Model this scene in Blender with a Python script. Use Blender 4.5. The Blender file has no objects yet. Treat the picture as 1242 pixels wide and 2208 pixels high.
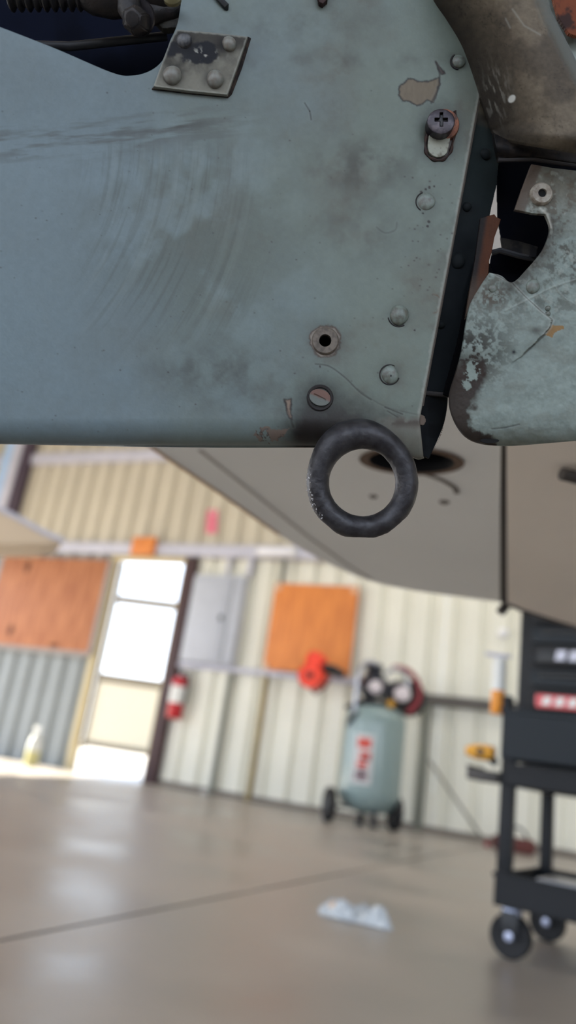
import bpy, bmesh, math, random
import numpy as np
from mathutils import Vector, Matrix
random.seed(7)
S = bpy.context.scene
COL = S.collection
# ------------------------------------------------------------------ camera
W, H, FPX = 1242.0, 2208.0, 1600.0
CAM_H = 0.36
PITCH = math.radians(18.6); ROLL = math.radians(8.6)
R0 = Vector((1, 0, 0)); FW = Vector((0, math.cos(PITCH), math.sin(PITCH)))
U0 = Vector((0, -math.sin(PITCH), math.cos(PITCH)))
RT = R0*math.cos(ROLL) + U0*math.sin(ROLL)
UP = U0*math.cos(ROLL) - R0*math.sin(ROLL)
CP = Vector((0, 0, CAM_H))
cam_d = bpy.data.cameras.new('camera'); cam = bpy.data.objects.new('camera', cam_d); COL.objects.link(cam)
M = Matrix((RT, UP, -FW)).transposed().to_4x4(); M.translation = CP
cam.matrix_world = M
cam_d.sensor_fit = 'VERTICAL'; cam_d.sensor_height = 36.0; cam_d.sensor_width = 36.0*W/H
cam_d.lens = 36.0*FPX/H
cam_d.clip_start = 0.02; cam_d.clip_end = 200
cam_d.dof.use_dof = True; cam_d.dof.focus_distance = 0.35; cam_d.dof.aperture_fstop = cam_d.lens/5.0
S.camera = cam
# ------------------------------------------------------------------ world, sun, exposure
w = bpy.data.worlds.new('world'); S.world = w; w.use_nodes = True
nt = w.node_tree; bg = nt.nodes['Background']
tc = nt.nodes.new('ShaderNodeTexCoord'); sx = nt.nodes.new('ShaderNodeSeparateXYZ'); cr = nt.nodes.new('ShaderNodeValToRGB')
nt.links.new(tc.outputs['Generated'], sx.inputs[0]); nt.links.new(sx.outputs['Z'], cr.inputs[0]); nt.links.new(cr.outputs[0], bg.inputs[0])
cr.color_ramp.elements[0].position = 0.0; cr.color_ramp.elements[0].color = (0.86, 0.93, 1.0, 1)
cr.color_ramp.elements[1].position = 0.8; cr.color_ramp.elements[1].color = (0.32, 0.52, 0.95, 1)
bg.inputs[1].default_value = 3.9
sd = bpy.data.lights.new('sun', 'SUN'); sun = bpy.data.objects.new('sun', sd); COL.objects.link(sun)
sd.energy = 30.0; sd.angle = math.radians(0.6); sd.color = (1.0, 0.93, 0.80)
_a = ((0, 1632), (1050, 1818))
_r = [FW + RT*((q[0]-W/2)/FPX) - UP*((q[1]-H/2)/FPX) for q in _a]; _p = [CP+r*(-CAM_H/r.z) for r in _r]
_s = (_p[1]-_p[0]).normalized()            # direction of the back wall: the sun runs along it, a touch away from it
SUN_DIR = (_s + Vector((_s.y, -_s.x, 0))*0.03 + Vector((0, 0, -0.62))).normalized()
sun.rotation_euler = SUN_DIR.to_track_quat('-Z', 'Y').to_euler(); sun.location = (-20, 5, 15)
def fill_light(name, loc, sx_, sy_, power, aim):                            # unseen area lamps added to fill the hangar
    ad = bpy.data.lights.new(name, 'AREA'); al = bpy.data.objects.new(name, ad); COL.objects.link(al)
    ad.shape = 'RECTANGLE'; ad.size = sx_; ad.size_y = sy_; ad.energy = power; ad.color = (1.0, 0.97, 0.92); al.location = loc
    al.rotation_euler = Vector(aim).to_track_quat('-Z', 'Y').to_euler()
fill_light('roof_fill', (2.4, 4.4, 4.85), 3.8, 1.1, 80, (0, 0, -1))  # added under the roof to lift the floor and back wall
fill_light('side_fill', (-5.0, 6.7, 3.1), 0.9, 0.9, 13, (1, -.25, -.15))  # added high on the left so the wall boards throw shadows rightwards
S.view_settings.view_transform = 'Standard'; S.view_settings.look = 'None'
S.view_settings.gamma = 1; S.view_settings.use_curve_mapping = False
S.view_settings.exposure = 0.0

# ------------------------------------------------------------------ helpers
def ray(px, py):
    return (FW + RT*((px-W/2)/FPX) - UP*((py-H/2)/FPX))
def zp(px, py, z=0.0):                      # where the sight line meets the height z
    r = ray(px, py); t = (z-CAM_H)/r.z
    return CP + r*t
def dp(px, py, d):                          # point at depth d
    return CP + ray(px, py)*d
def lin(c):
    c = np.asarray(c, dtype=float)/255.0
    return np.where(c <= 0.04045, c/12.92, ((c+0.055)/1.055)**2.4)
def L4(c):
    l = lin(c); return (float(l[0]), float(l[1]), float(l[2]), 1.0)
MATS = {}
def mat(name, c, rough=0.5, metal=0.0, var=0.0, vscale=8.0, bump=0.0, bscale=60.0, c2=None, vcol=False, trans=0.0, spec=0.5, stretch=None, rvar=0.0, coat=0.0):
    if name in MATS: return MATS[name]
    m = bpy.data.materials.new(name); m.use_nodes = True; t = m.node_tree; b = t.nodes['Principled BSDF']
    b.inputs['Roughness'].default_value = rough; b.inputs['Metallic'].default_value = metal
    b.inputs['Specular IOR Level'].default_value = spec
    b.inputs['Coat Weight'].default_value = coat
    if trans: b.inputs['Transmission Weight'].default_value = trans
    b.inputs['Base Color'].default_value = L4(c)
    co = t.nodes.new('ShaderNodeTexCoord'); src = co.outputs['Object']
    if stretch:
        mp = t.nodes.new('ShaderNodeMapping'); mp.inputs['Scale'].default_value = stretch
        t.links.new(src, mp.inputs[0]); src = mp.outputs[0]
    n = t.nodes.new('ShaderNodeTexNoise'); n.inputs['Scale'].default_value = vscale; n.inputs['Detail'].default_value = 6
    t.links.new(src, n.inputs['Vector'])
    if vcol:
        a = t.nodes.new('ShaderNodeAttribute'); a.attribute_name = 'Col'; t.links.new(a.outputs['Color'], b.inputs['Base Color'])
    elif var or c2:
        r = t.nodes.new('ShaderNodeValToRGB'); t.links.new(n.outputs['Fac'], r.inputs[0])
        ca = L4(c); cb = L4(c2) if c2 else tuple(min(1, x*(1-var)) for x in ca[:3])+(1,)
        r.color_ramp.elements[0].position = 0.38; r.color_ramp.elements[0].color = cb
        r.color_ramp.elements[1].position = 0.62; r.color_ramp.elements[1].color = ca
        t.links.new(r.outputs[0], b.inputs['Base Color'])
    if rvar:
        mr = t.nodes.new('ShaderNodeMapRange'); mr.inputs[1].default_value = 0.35; mr.inputs[2].default_value = 0.65
        mr.inputs[3].default_value = max(0.02, rough-rvar); mr.inputs[4].default_value = rough+rvar
        t.links.new(n.outputs['Fac'], mr.inputs[0]); t.links.new(mr.outputs[0], b.inputs['Roughness'])
    if bump:
        n2 = t.nodes.new('ShaderNodeTexNoise'); n2.inputs['Scale'].default_value = bscale; n2.inputs['Detail'].default_value = 8
        t.links.new(co.outputs['Object'], n2.inputs['Vector'])
        bp = t.nodes.new('ShaderNodeBump'); bp.inputs['Strength'].default_value = 1.0; bp.inputs['Distance'].default_value = bump
        t.links.new(n2.outputs['Fac'], bp.inputs['Height']); t.links.new(bp.outputs[0], b.inputs['Normal'])
    MATS[name] = m; return m
def link(name, me, m, parent=None):
    o = bpy.data.objects.new(name, me); COL.objects.link(o)
    if m and len(me.materials) == 0: me.materials.append(m)
    if parent: o.parent = parent
    return o
def empty(name, loc=(0, 0, 0), rz=0.0, mw=None):
    o = bpy.data.objects.new(name, None); COL.objects.link(o)
    if mw is not None: o.matrix_world = mw
    else: o.location = loc; o.rotation_euler = (0, 0, rz)
    o.empty_display_size = 0.05
    return o
def tag(o, label, cat, group=None):
    o['label'] = label; o['category'] = cat
    if group: o['group'] = group
    return o
def struct(o): o['kind'] = 'structure'; return o
def bm_obj(name, bm, m, parent=None, smooth=False):
    me = bpy.data.meshes.new(name); bmesh.ops.recalc_face_normals(bm, faces=bm.faces); bm.to_mesh(me); bm.free()
    if smooth:
        for p in me.polygons: p.use_smooth = True
        try: me.set_sharp_from_angle(angle=math.radians(40))
        except Exception: pass
    return link(name, me, m, parent)
def a_box(bm, x0, x1, y0, y1, z0, z1, bev=0.0, mtx=None):
    r = bmesh.ops.create_cube(bm, size=1.0); vs = r['verts']
    for v in vs:
        v.co = Vector(((x0+x1)/2+v.co.x*(x1-x0), (y0+y1)/2+v.co.y*(y1-y0), (z0+z1)/2+v.co.z*(z1-z0)))
    if bev:
        es = {e for v in vs for e in v.link_edges}
        rr = bmesh.ops.bevel(bm, geom=list(es), offset=bev, segments=2, affect='EDGES', profile=0.5)
        vs = list({v for f in rr['faces'] for v in f.verts} | {v for v in vs if v.is_valid})
    if mtx:
        for v in vs: v.co = mtx @ v.co
def box(name, m, parent, x0, x1, y0, y1, z0, z1, bev=0.0):
    bm = bmesh.new(); a_box(bm, x0, x1, y0, y1, z0, z1, bev); return bm_obj(name, bm, m, parent, bev > 0)
def a_tube(bm, pts, rad, n=12, cap=True):
    pts = [Vector(p) for p in pts]; rad = rad if hasattr(rad, '__len__') else [rad]*len(pts)
    rings = []; prev = None
    for i, p in enumerate(pts):
        d = (pts[min(i+1, len(pts)-1)]-pts[max(i-1, 0)]).normalized()
        if prev is None:
            a = Vector((0, 0, 1)) if abs(d.z) < .9 else Vector((1, 0, 0)); s = d.cross(a).normalized()
        else: s = (prev-d*prev.dot(d)).normalized()
        prev = s; t = d.cross(s)
        rings.append([bm.verts.new(p+(s*math.cos(2*math.pi*k/n)+t*math.sin(2*math.pi*k/n))*rad[i]) for k in range(n)])
    for a, b in zip(rings, rings[1:]):
        for k in range(n): bm.faces.new((a[k], a[(k+1) % n], b[(k+1) % n], b[k]))
    if cap:
        bm.faces.new(rings[0][::-1]); bm.faces.new(rings[-1])
def tube(name, m, parent, pts, rad, n=12):
    bm = bmesh.new(); a_tube(bm, pts, rad, n); return bm_obj(name, bm, m, parent, True)
def a_lathe(bm, prof, n=24, mtx=None):       # profile of (r, h), axis Z
    rings = []
    for r, h in prof:
        if r < 1e-7: rings.append([bm.verts.new((0, 0, h))])
        else: rings.append([bm.verts.new((r*math.cos(2*math.pi*k/n), r*math.sin(2*math.pi*k/n), h)) for k in range(n)])
    for a, b in zip(rings, rings[1:]):
        for k in range(n):
            va = [a[k % len(a)], a[(k+1) % len(a)]] if len(a) > 1 else [a[0]]
            vb = [b[(k+1) % len(b)], b[k % len(b)]] if len(b) > 1 else [b[0]]
            f = va+vb
            if len(f) > 2: bm.faces.new(f)
    if mtx:
        for rg in rings:
            for v in rg: v.co = mtx @ v.co
def lathe(name, m, parent, prof, n=24, mtx=None, loc=None):
    bm = bmesh.new(); a_lathe(bm, prof, n, mtx); o = bm_obj(name, bm, m, parent, True)
    if loc is not None: o.location = loc
    return o
def prism(name, m, parent, pts, vec, bev=0.0):   # closed outline swept along a vector
    bm = bmesh.new(); vec = Vector(vec)
    a = [bm.verts.new(Vector(p)) for p in pts]; b = [bm.verts.new(Vector(p)+vec) for p in pts]
    bm.faces.new(a[::-1]); bm.faces.new(b)
    for i in range(len(a)): bm.faces.new((a[i], a[(i+1) % len(a)], b[(i+1) % len(a)], b[i]))
    if bev: bmesh.ops.bevel(bm, geom=list(bm.edges), offset=bev, segments=2, affect='EDGES')
    return bm_obj(name, bm, m, parent)

# numpy noise ---------------------------------------------------------------
def vnoise(x, y, seed=0):
    xi = np.floor(x).astype(np.int64); yi = np.floor(y).astype(np.int64); fx = x-xi; fy = y-yi
    fx = fx*fx*(3-2*fx); fy = fy*fy*(3-2*fy)
    def h(a, b):
        n = (a*374761393+b*668265263+seed*974634777) & 0xffffffff
        n = ((n ^ (n >> 13))*1274126177) & 0xffffffff
        return ((n ^ (n >> 16)) & 0xffff)/65535.0
    return (h(xi, yi)*(1-fx)+h(xi+1, yi)*fx)*(1-fy)+(h(xi, yi+1)*(1-fx)+h(xi+1, yi+1)*fx)*fy
def fbm(x, y, s, seed=0, oct=5):
    t = 0; a = .5; tot = 0
    for i in range(oct):
        t = t+a*vnoise(x/s+17.3*i, y/s-9.1*i, seed+i); tot += a; s /= 2.03; a *= .55
    return t/tot
def smooth(a, b, x): t = np.clip((x-a)/(b-a), 0, 1); return t*t*(3-2*t)
def inside(X, Y, poly):
    r = np.zeros(X.shape, bool); n = len(poly)
    for i in range(n):
        x0, y0 = poly[i]; x1, y1 = poly[(i+1) % n]
        if y0 == y1: continue
        c = ((y0 > Y) != (y1 > Y)) & (X < (x1-x0)*(Y-y0)/(y1-y0)+x0); r ^= c
    return r
def pdist(X, Y, poly, closed=True):
    best = np.full(X.shape, 1e9); bx = X.copy(); by = Y.copy(); n = len(poly)
    for i in range(n if closed else n-1):
        x0, y0 = poly[i]; x1, y1 = poly[(i+1) % n]; dx, dy = x1-x0, y1-y0; l = dx*dx+dy*dy+1e-9
        t = np.clip(((X-x0)*dx+(Y-y0)*dy)/l, 0, 1); qx = x0+t*dx; qy = y0+t*dy
        d = np.hypot(X-qx, Y-qy); k = d < best; best = np.where(k, d, best); bx = np.where(k, qx, bx); by = np.where(k, qy, by)
    return best, bx, by
def curve(pts, n=8):                         # Catmull-Rom through points (open)
    out = []; P = [pts[0]]+list(pts)+[pts[-1]]
    for i in range(1, len(P)-2):
        for k in range(n):
            t = k/n; p0, p1, p2, p3 = [np.array(q, float) for q in P[i-1:i+3]]
            out.append(tuple(.5*((2*p1)+(-p0+p2)*t+(2*p0-5*p1+4*p2-p3)*t*t+(-p0+3*p1-3*p2+p3)*t**3)))
    out.append(tuple(pts[-1])); return out
# the tail's own frame: x aft, y up, z out of the skin; 1 unit of the survey grid = 0.219 mm at the skin
D0 = 0.35
TM = Matrix((RT, UP, -FW)).transposed().to_4x4(); TM.translation = CP+FW*D0
PX = D0/FPX
def tl(px, py, wz=0.0):
    d = D0-wz
    return Vector(((px-W/2)/FPX*d, -(py-H/2)/FPX*d, wz))
def sheet(name, poly, wf, cf, m, parent, step=2.0, thick=0.001, holes=()):
    xs = [p[0] for p in poly]; ys = [p[1] for p in poly]
    gx = np.arange(min(xs)-step, max(xs)+2*step, step); gy = np.arange(min(ys)-step, max(ys)+2*step, step)
    X, Y = np.meshgrid(gx, gy); nx = len(gx); ny = len(gy)
    cx = (X[:-1, :-1]+X[1:, 1:])/2; cy = (Y[:-1, :-1]+Y[1:, 1:])/2
    keep = inside(cx, cy, poly)
    for h in holes: keep &= ~inside(cx, cy, h)
    idx = np.arange(nx*ny).reshape(ny, nx)
    q = np.stack([idx[:-1, :-1], idx[1:, :-1], idx[1:, 1:], idx[:-1, 1:]], -1)[keep]
    used = np.unique(q); remap = -np.ones(nx*ny, int); remap[used] = np.arange(len(used)); q = remap[q]
    x = X.ravel()[used]; y = Y.ravel()[used]
    e = np.concatenate([q[:, [0, 1]], q[:, [1, 2]], q[:, [2, 3]], q[:, [3, 0]]])
    key = np.sort(e, 1); k1 = key[:, 0].astype(np.int64)*len(used)+key[:, 1]
    u, inv, cnt = np.unique(k1, return_inverse=True, return_counts=True)
    be = e[cnt[inv] == 1]; bv = np.unique(be)
    bx, by = x[bv], y[bv]; best = np.full(bx.shape, 1e9); nxp = bx.copy(); nyp = by.copy()
    for pl in [poly]+list(holes):
        d, qx, qy = pdist(bx, by, pl); k = d < best; best = np.where(k, d, best); nxp = np.where(k, qx, nxp); nyp = np.where(k, qy, nyp)
    x[bv] = nxp; y[bv] = nyp
    wz = wf(x, y) if callable(wf) else np.full(x.shape, float(wf))
    def loc(x, y, wz):
        d = D0-wz; return np.stack([(x-W/2)/FPX*d, -(y-H/2)/FPX*d, wz], 1)
    V = loc(x, y, wz); nb = len(bv); bm_ = -np.ones(len(x), int); bm_[bv] = np.arange(nb)+len(x)
    V2 = V[bv].copy(); V2[:, 2] -= thick
    q2 = np.stack([be[:, 1], be[:, 0], bm_[be[:, 0]], bm_[be[:, 1]]], 1)
    F = np.concatenate([q, q2]); VV = np.concatenate([V, V2])
    me = bpy.data.meshes.new(name); me.vertices.add(len(VV)); me.vertices.foreach_set('co', VV.ravel())
    me.loops.add(F.size); me.loops.foreach_set('vertex_index', F.ravel().astype(np.int32))
    me.polygons.add(len(F)); me.polygons.foreach_set('loop_start', np.arange(0, F.size, 4, dtype=np.int32))
    me.update(calc_edges=True); me.validate()
    sm = np.ones(len(F), bool); sm[len(q):] = False
    me.polygons.foreach_set('use_smooth', sm)
    if cf is not None:
        c = cf(x, y); c = np.concatenate([c, c[bv]*0.75]); c4 = np.concatenate([np.clip(c, 0, 1), np.ones((len(c), 1))], 1)
        a = me.color_attributes.new('Col', 'FLOAT_COLOR', 'POINT'); a.data.foreach_set('color', c4.astype(np.float32).ravel())
    return link(name, me, m, parent)
def mix(c, col, k):
    return c*(1-k[:, None])+lin(col)[None, :]*k[:, None]

# ================================================================== HANGAR
m_conc = mat('concrete', (168, 160, 152), 0.38, c2=(142, 136, 129), vscale=1.6, bump=0.0003, bscale=30, rvar=0.10, spec=.4)
m_groove = mat('joint_dirt', (84, 78, 72), 0.9)
m_panel = mat('cream_metal', (234, 232, 218), 0.45, var=0.06, vscale=2.0)
m_girt = mat('galvanised_girt', (196, 196, 210), 0.45, metal=0.0, var=0.1, vscale=4)
m_yel = mat('tan_post', (160, 142, 98), 0.6, var=.15)
m_brown = mat('brown_steel', (72, 50, 52), 0.6, var=.15)
m_ply = mat('orange_plywood', (182, 120, 80), 0.6, c2=(158, 96, 62), vscale=3, stretch=(6, 1, 1))
m_ply2 = mat('bright_plywood', (226, 140, 70), 0.6, c2=(206, 122, 60), vscale=3, stretch=(6, 1, 1))
m_roof = mat('roof_metal', (190, 190, 188), 0.6)
m_white = mat('white_paint', (232, 232, 228), 0.5)
m_black = mat('black_plastic', (26, 28, 32), 0.45)
m_ground = mat('sunlit_ground', (178, 168, 150), 0.9, var=.15)

A = zp(0, 1632); B = zp(1050, 1818)
sv = (B-A).normalized(); nv = Vector((sv.y, -sv.x, 0))           # along the back wall; into the room
if nv.y > 0: nv = -nv
WM = Matrix((sv, -nv, Vector((0, 0, 1)))).transposed().to_4x4(); WM.translation = A   # local x along, y outwards, z up
WI = WM.inverted()
def wp(px, py, off=0.0):                    # point on the back wall (off = distance in front of it)
    r = ray(px, py); p0 = A+nv*off; t = (p0-CP).dot(nv)/r.dot(nv)
    return WI @ (CP+r*t)
RZ = math.atan2(sv.y, sv.x)
S_L, S_R = -5.5, 8.0
dl0 = wp(160, 1640).x; dl1 = wp(255, 1203).x; DS0 = (dl0+dl1)/2
dr0 = wp(318, 1645).x; dr1 = wp(405, 1205).x; DS1 = (dr0+dr1)/2
DTOP = wp(330, 1203).z
print('door', DS0, DS1, DTOP, dl0, dl1, dr0, dr1)

# floor with a sawn joint
J0 = zp(0, 2028); J1 = zp(1000, 1832); jd = (J1-J0).normalized(); jn = Vector((-jd.y, jd.x, 0))
JA = J0-jd*6; JB = J0+jd*9.5
def floor_half(sgn):
    a = JA+jn*sgn*0.006; b = JB+jn*sgn*0.006
    return [a, b, b+jn*sgn*9, a+jn*sgn*9]
bm = bmesh.new()
for sgn in (-1, 1):
    f = floor_half(sgn); f = f if sgn > 0 else f[::-1]
    a = [bm.verts.new(p) for p in f]; b = [bm.verts.new(p-Vector((0, 0, .02))) for p in f]
    bm.faces.new(a); bm.faces.new(b[::-1])
    for i in range(4): bm.faces.new((a[i], b[i], b[(i+1) % 4], a[(i+1) % 4]))
floor = struct(bm_obj('floor', bm, m_conc))
bm = bmesh.new(); a_box(bm, -12, 12, -10, 12, -.12, -.012)
bm_obj('floor_joint', bm, m_groove, floor)
bm = bmesh.new(); a_box(bm, -60, 60, -60, 60, -.4, -.13)
g = struct(bm_obj('ground', bm, m_ground)); 

# back wall: panels, girts and posts are parts of it
wall = struct(empty('wall_back', mw=WM))
m_panel_l = mat('shaded_panel', (146, 151, 151), 0.45, var=.08, vscale=2); m_panel_u = mat('tan_panel', (200, 192, 174), 0.5, var=.06, vscale=2)  # left panels darker: the shade on that wall put into their colour
def corr(s0, s1, z0, z1, name='metal_panel', per=0.232, rw=0.085, rd=0.04):
    prof = []; s = (math.ceil(s0/per-.5)+.5)*per
    prof.append((s0, 0))
    while s < s1-rw:
        if s-rw/2 > s0: prof += [(s-rw/2, 0), (s-rw/4, rd), (s+rw/4, rd), (s+rw/2, 0)]
        s += per
    prof.append((s1, 0))
    bm = bmesh.new(); lo = [bm.verts.new((a, b, z0)) for a, b in prof]; hi = [bm.verts.new((a, b, z1)) for a, b in prof]
    lo2 = [bm.verts.new((a, b+.004, z0)) for a, b in prof]; hi2 = [bm.verts.new((a, b+.004, z1)) for a, b in prof]
    for i in range(len(lo)-1):
        bm.faces.new((lo[i], lo[i+1], hi[i+1], hi[i])); bm.faces.new((lo2[i+1], lo2[i], hi2[i], hi2[i+1]))
    o = bm_obj(name, bm, m_panel_u if z0 > 1 else (m_panel_l if s0 < DS0-.01 else m_panel), wall); return o
PW = 0.928
def fill(s0, s1, z0, z1):
    s = s0
    while s < s1-.02:
        e = min(s1, (math.floor(s/PW+1e-6)+1)*PW); corr(s+.001, e-.001, z0, z1); s = e
ZT = 4.6
fill(S_L, DS0-.06, 0.0, DTOP); fill(DS1+.06, S_R, 0.0, DTOP); fill(S_L, S_R, DTOP+.0, ZT)
def girt(zc, h, s0, s1, m=m_girt, d=.06):
    return box('girt', m, wall, s0, s1, -d, 0.0, zc-h/2, zc+h/2, .004)
zg = wp(330, 1187).z; zt = wp(170, 990).z; zm = (wp(100, 1397).z+wp(600, 1455).z)/2
print('girts', zg, zt, zm)
girt(zg, .13, S_L, S_R); girt(zt, .14, S_L, S_R)
girt(wp(100, 1398).z, .06, S_L, DS0-.08); girt(wp(600, 1455).z, .05, DS1+.12, wp(860, 1480).x)
girt(wp(980, 1515).z, .09, wp(860, 1480).x, S_R, mat('dark_girt', (92, 88, 84), .6))
def post(px, py, w_, m, z0, z1, d=.05, name='post'):
    s = wp(px, py).x; return box(name, m, wall, s-w_/2, s+w_/2, -d, -.001, z0, z1, .003)
post(557, 1590, .045, m_yel, 0, wp(575, 1455).z)
post(478, 1590, .04, mat('grey_post', (120, 122, 112), .6), 0, wp(575, 1455).z)
post(915, 1640, .05, mat('grey_post', (0, 0, 0)), 0, wp(930, 1500).z)
post(498, 1215, .03, m_girt, wp(498, 1245).z, wp(498, 1190).z)
post(545, 1215, .05, m_girt, wp(545, 1245).z, wp(545, 1185).z)
post(613, 1225, .03, mat('grey_post', (0, 0, 0)), wp(613, 1262).z, wp(613, 1185).z)
# brown jamb post right of the door
bm = bmesh.new(); a_box(bm, DS1+.03, DS1+.16, -.08, .0, 0, DTOP-.01, .004)
bm_obj('door_post', bm, m_brown, wall, True)
box('base_angle', mat('base_dirt', (120, 112, 104), .8), wall, DS1+.16, S_R, -.03, 0, 0, .05)

# door
dr = struct(empty('door_1', mw=WM @ Matrix.Translation((DS0, 0, 0))))
m_df = mat('door_frame_cream', (206, 190, 150), .5)
dw = DS1-DS0
box('jamb', m_df, dr, -.06, 0.0, -.05, .06, 0, DTOP, .003)
box('jamb', m_df, dr, dw-.0, dw+.03, -.05, .06, 0, DTOP, .003)
box('header', m_df, dr, 0, dw, -.05, .06, DTOP-.045, DTOP, .003)
leaf = empty('door_leaf'); leaf.parent = dr; leaf.rotation_euler = (0, 0, math.radians(16)); leaf.location = (0.02, .05, 0)
lw = dw*1.0
m_alu = mat('door_leaf_alu', (150, 140, 122), .5)
z3b, z3t = .27, 0.36+126*7.3/1600
zz = [(0.24, .30), (wp(285, 1466).z-.045, wp(285, 1466).z+.045), (wp(315, 1293).z-.045, wp(315, 1293).z+.045)]
for a, b in zz: box('rail', m_alu, leaf, .03, lw-.03, -.015, .015, a, b, .003)
box('stile', m_alu, leaf, 0, .04, -.018, .018, .22, DTOP-.06, .003)
box('stile', m_alu, leaf, lw-.05, lw-.01, -.018, .018, .22, DTOP-.06, .003)
m_frost = bpy.data.materials.new('frosted_panel'); m_frost.use_nodes = True
t = m_frost.node_tree; t.nodes.remove(t.nodes['Principled BSDF'])
tr = t.nodes.new('ShaderNodeBsdfTranslucent'); df = t.nodes.new('ShaderNodeBsdfDiffuse'); ms = t.nodes.new('ShaderNodeMixShader')
tr.inputs[0].default_value = L4((250, 244, 230)); df.inputs[0].default_value = L4((230, 222, 200)); ms.inputs[0].default_value = .7
t.links.new(tr.outputs[0], ms.inputs[1]); t.links.new(df.outputs[0], ms.inputs[2]); ms.inputs[0].default_value = .45
t.links.new(ms.outputs[0], t.nodes['Material Output'].inputs[0])
box('pane', m_frost, leaf, .04, lw-.05, -.004, .004, .30, zz[1][0])
m_glass = mat('clear_glass', (250, 250, 250), .02, trans=1.0)
box('pane', m_glass, leaf, .04, lw-.05, -.002, .002, zz[1][1], zz[2][0])
box('pane', m_glass, leaf, .04, lw-.05, -.002, .002, zz[2][1], DTOP-.06)

# side walls, roof
lw_s = struct(empty('wall_left'))
m_side = mat('side_wall_metal', (200, 196, 184), .6)
sh_ = Vector((SUN_DIR.x, SUN_DIR.y, 0))/(-SUN_DIR.z)*2.5            # run of the shadow of a 2.5 m high opening
K0 = zp(0, 1677); K1 = zp(317, 1679); kd = (K1-K0); kd.z = 0; kd = kd.normalized()
La = K1-sh_+kd*2.2; Lb = K1-sh_-kd*16; La.z = Lb.z = 2.5; nk = Vector((-.1, 0, 0))
prism('lintel', m_side, lw_s, [La, Lb, Lb+nk, La+nk], (0, 0, 2.4))
rw = box('wall_right', m_side, None, 6.3, 6.4, -6, 9, 0, 5.0); struct(rw)
ce = box('ceiling', m_roof, None, -8.8, 6.6, -6, 9.6, 4.9, 5.0); struct(ce)
fw = struct(empty('wall_front'))
box('lintel', m_side, fw, -5.6, 6.4, -6.1, -6.0, 3.4, 5.0)

# ---------------------------------------------------------------- things on the wall
def wall_thing(name, label, cat, pts, off=0.0, group=None):
    s = sum(p[0] for p in pts)/len(pts)
    q = [wp(*p, off) for p in pts]; c = sum(q, Vector())/len(q)
    o = empty(name, mw=WM @ Matrix.Translation((c.x, -off, c.z))); tag(o, label, cat, group); return o, q, c
def board(name, label, m, pts, off=.065, th=.018, cat='board'):
    o, q, c = wall_thing(name, label, cat, pts, off)
    x0 = (q[0].x+q[3].x)/2; x1 = (q[1].x+q[2].x)/2; z1 = (q[0].z+q[1].z)/2; z0 = (q[2].z+q[3].z)/2
    box('panel', m, o, x0-c.x, x1-c.x, -th, 0, z0-c.z, z1-c.z, .002)
    return o, (x0-c.x, x1-c.x, z0-c.z, z1-c.z)
o, e = board('plywood_board', 'weathered orange-brown plywood board on the wall left of the bright door', m_ply, [(8, 1203), (243, 1205), (192, 1398), (-40, 1394)])
m_dk = mat('dark_burn', (110, 62, 48), .7)
for (px, py, a, b) in ((62, 1222, .05, .09), (25, 1360, .05, .07), (118, 1392, .08, .03)):
    q = wp(px, py, .065); c = o.matrix_world.translation; l = o.matrix_world.inverted() @ (WM @ q)
    lathe('bolt_patch', m_dk, o, [(0, 0), (a*.9, 0), (a, -.004), (0, -.006)], 12, Matrix.Translation((l.x, -.018, l.z)) @ Matrix.Rotation(-math.pi/2, 4, 'X') @ Matrix.Scale(b/a, 4, (0, 1, 0)) @ Matrix.Scale(-1, 4, (0, 0, 1)))
tr_m = mat('grey_trim', (150, 142, 138), .6)
box('trim_strip', tr_m, o, e[1]-.01, e[1]+.04, -.02, 0, e[2]-.03, e[3])
box('trim_strip', tr_m, o, e[0]-.1, e[1], -.02, 0, e[2]-.05, e[2])
o, e = board('plywood_board', 'bright orange square plywood board above the air compressor with pale corner fixings', m_ply2, [(596, 1262), (776, 1262), (755, 1452), (566, 1450)])
for (cx, cz) in ((e[0]+.04, e[3]-.04), (e[1]-.04, e[3]-.04), (e[0]+.02, e[2]+.03)):
    lathe('fixing_disc', mat('pale_disc', (224, 190, 160), .5), o, [(0, .012), (.028, .01), (.032, 0)], 14, Matrix.Translation((cx, -.018, cz)) @ Matrix.Rotation(math.pi/2, 4, 'X'))
o, e = board('wood_block', 'small square orange wood block above the door header', m_ply2, [(292, 1160), (336, 1160), (338, 1198), (284, 1198)], .07, .04)
o, e = board('wall_cabinet', 'pale grey flat metal wall cabinet between the door post and the orange board', mat('cabinet_grey', (186, 190, 200), .45, var=.06), [(434, 1246), (536, 1248), (512, 1436), (398, 1430)], .0, .12, 'cabinet')
box('door', mat('cabinet_grey', (0, 0, 0)), o, e[0]+.02, e[1]-.16, -.13, -.12, e[2]+.03, e[3]-.03, .003)
box('shade_strip', mat('cabinet_shade', (150, 153, 160), .5), o, e[1]-.13, e[1]-.10, -.126, -.12, e[2]+.02, e[3]-.02)  # darker strip paints the cabinet's shaded right side
box('latch', m_black, o, e[1]-.2, e[1]-.17, -.145, -.13, -.02, .03)
# conduit + light fitting on girt
o, q, c = wall_thing('strip_light', 'short white strip light on the roof girt left of the wing edge', 'light', [(560, 1185), (640, 1188), (640, 1203), (560, 1203)], .07)
box('housing', m_white, o, q[0].x-c.x, q[1].x-c.x, -.06, 0, -.03, .05, .01)
box('diffuser', mat('lamp_white', (240, 240, 250), .3), o, q[0].x-c.x+.02, q[1].x-c.x-.02, -.075, -.06, -.02, .035, .008)
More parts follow.
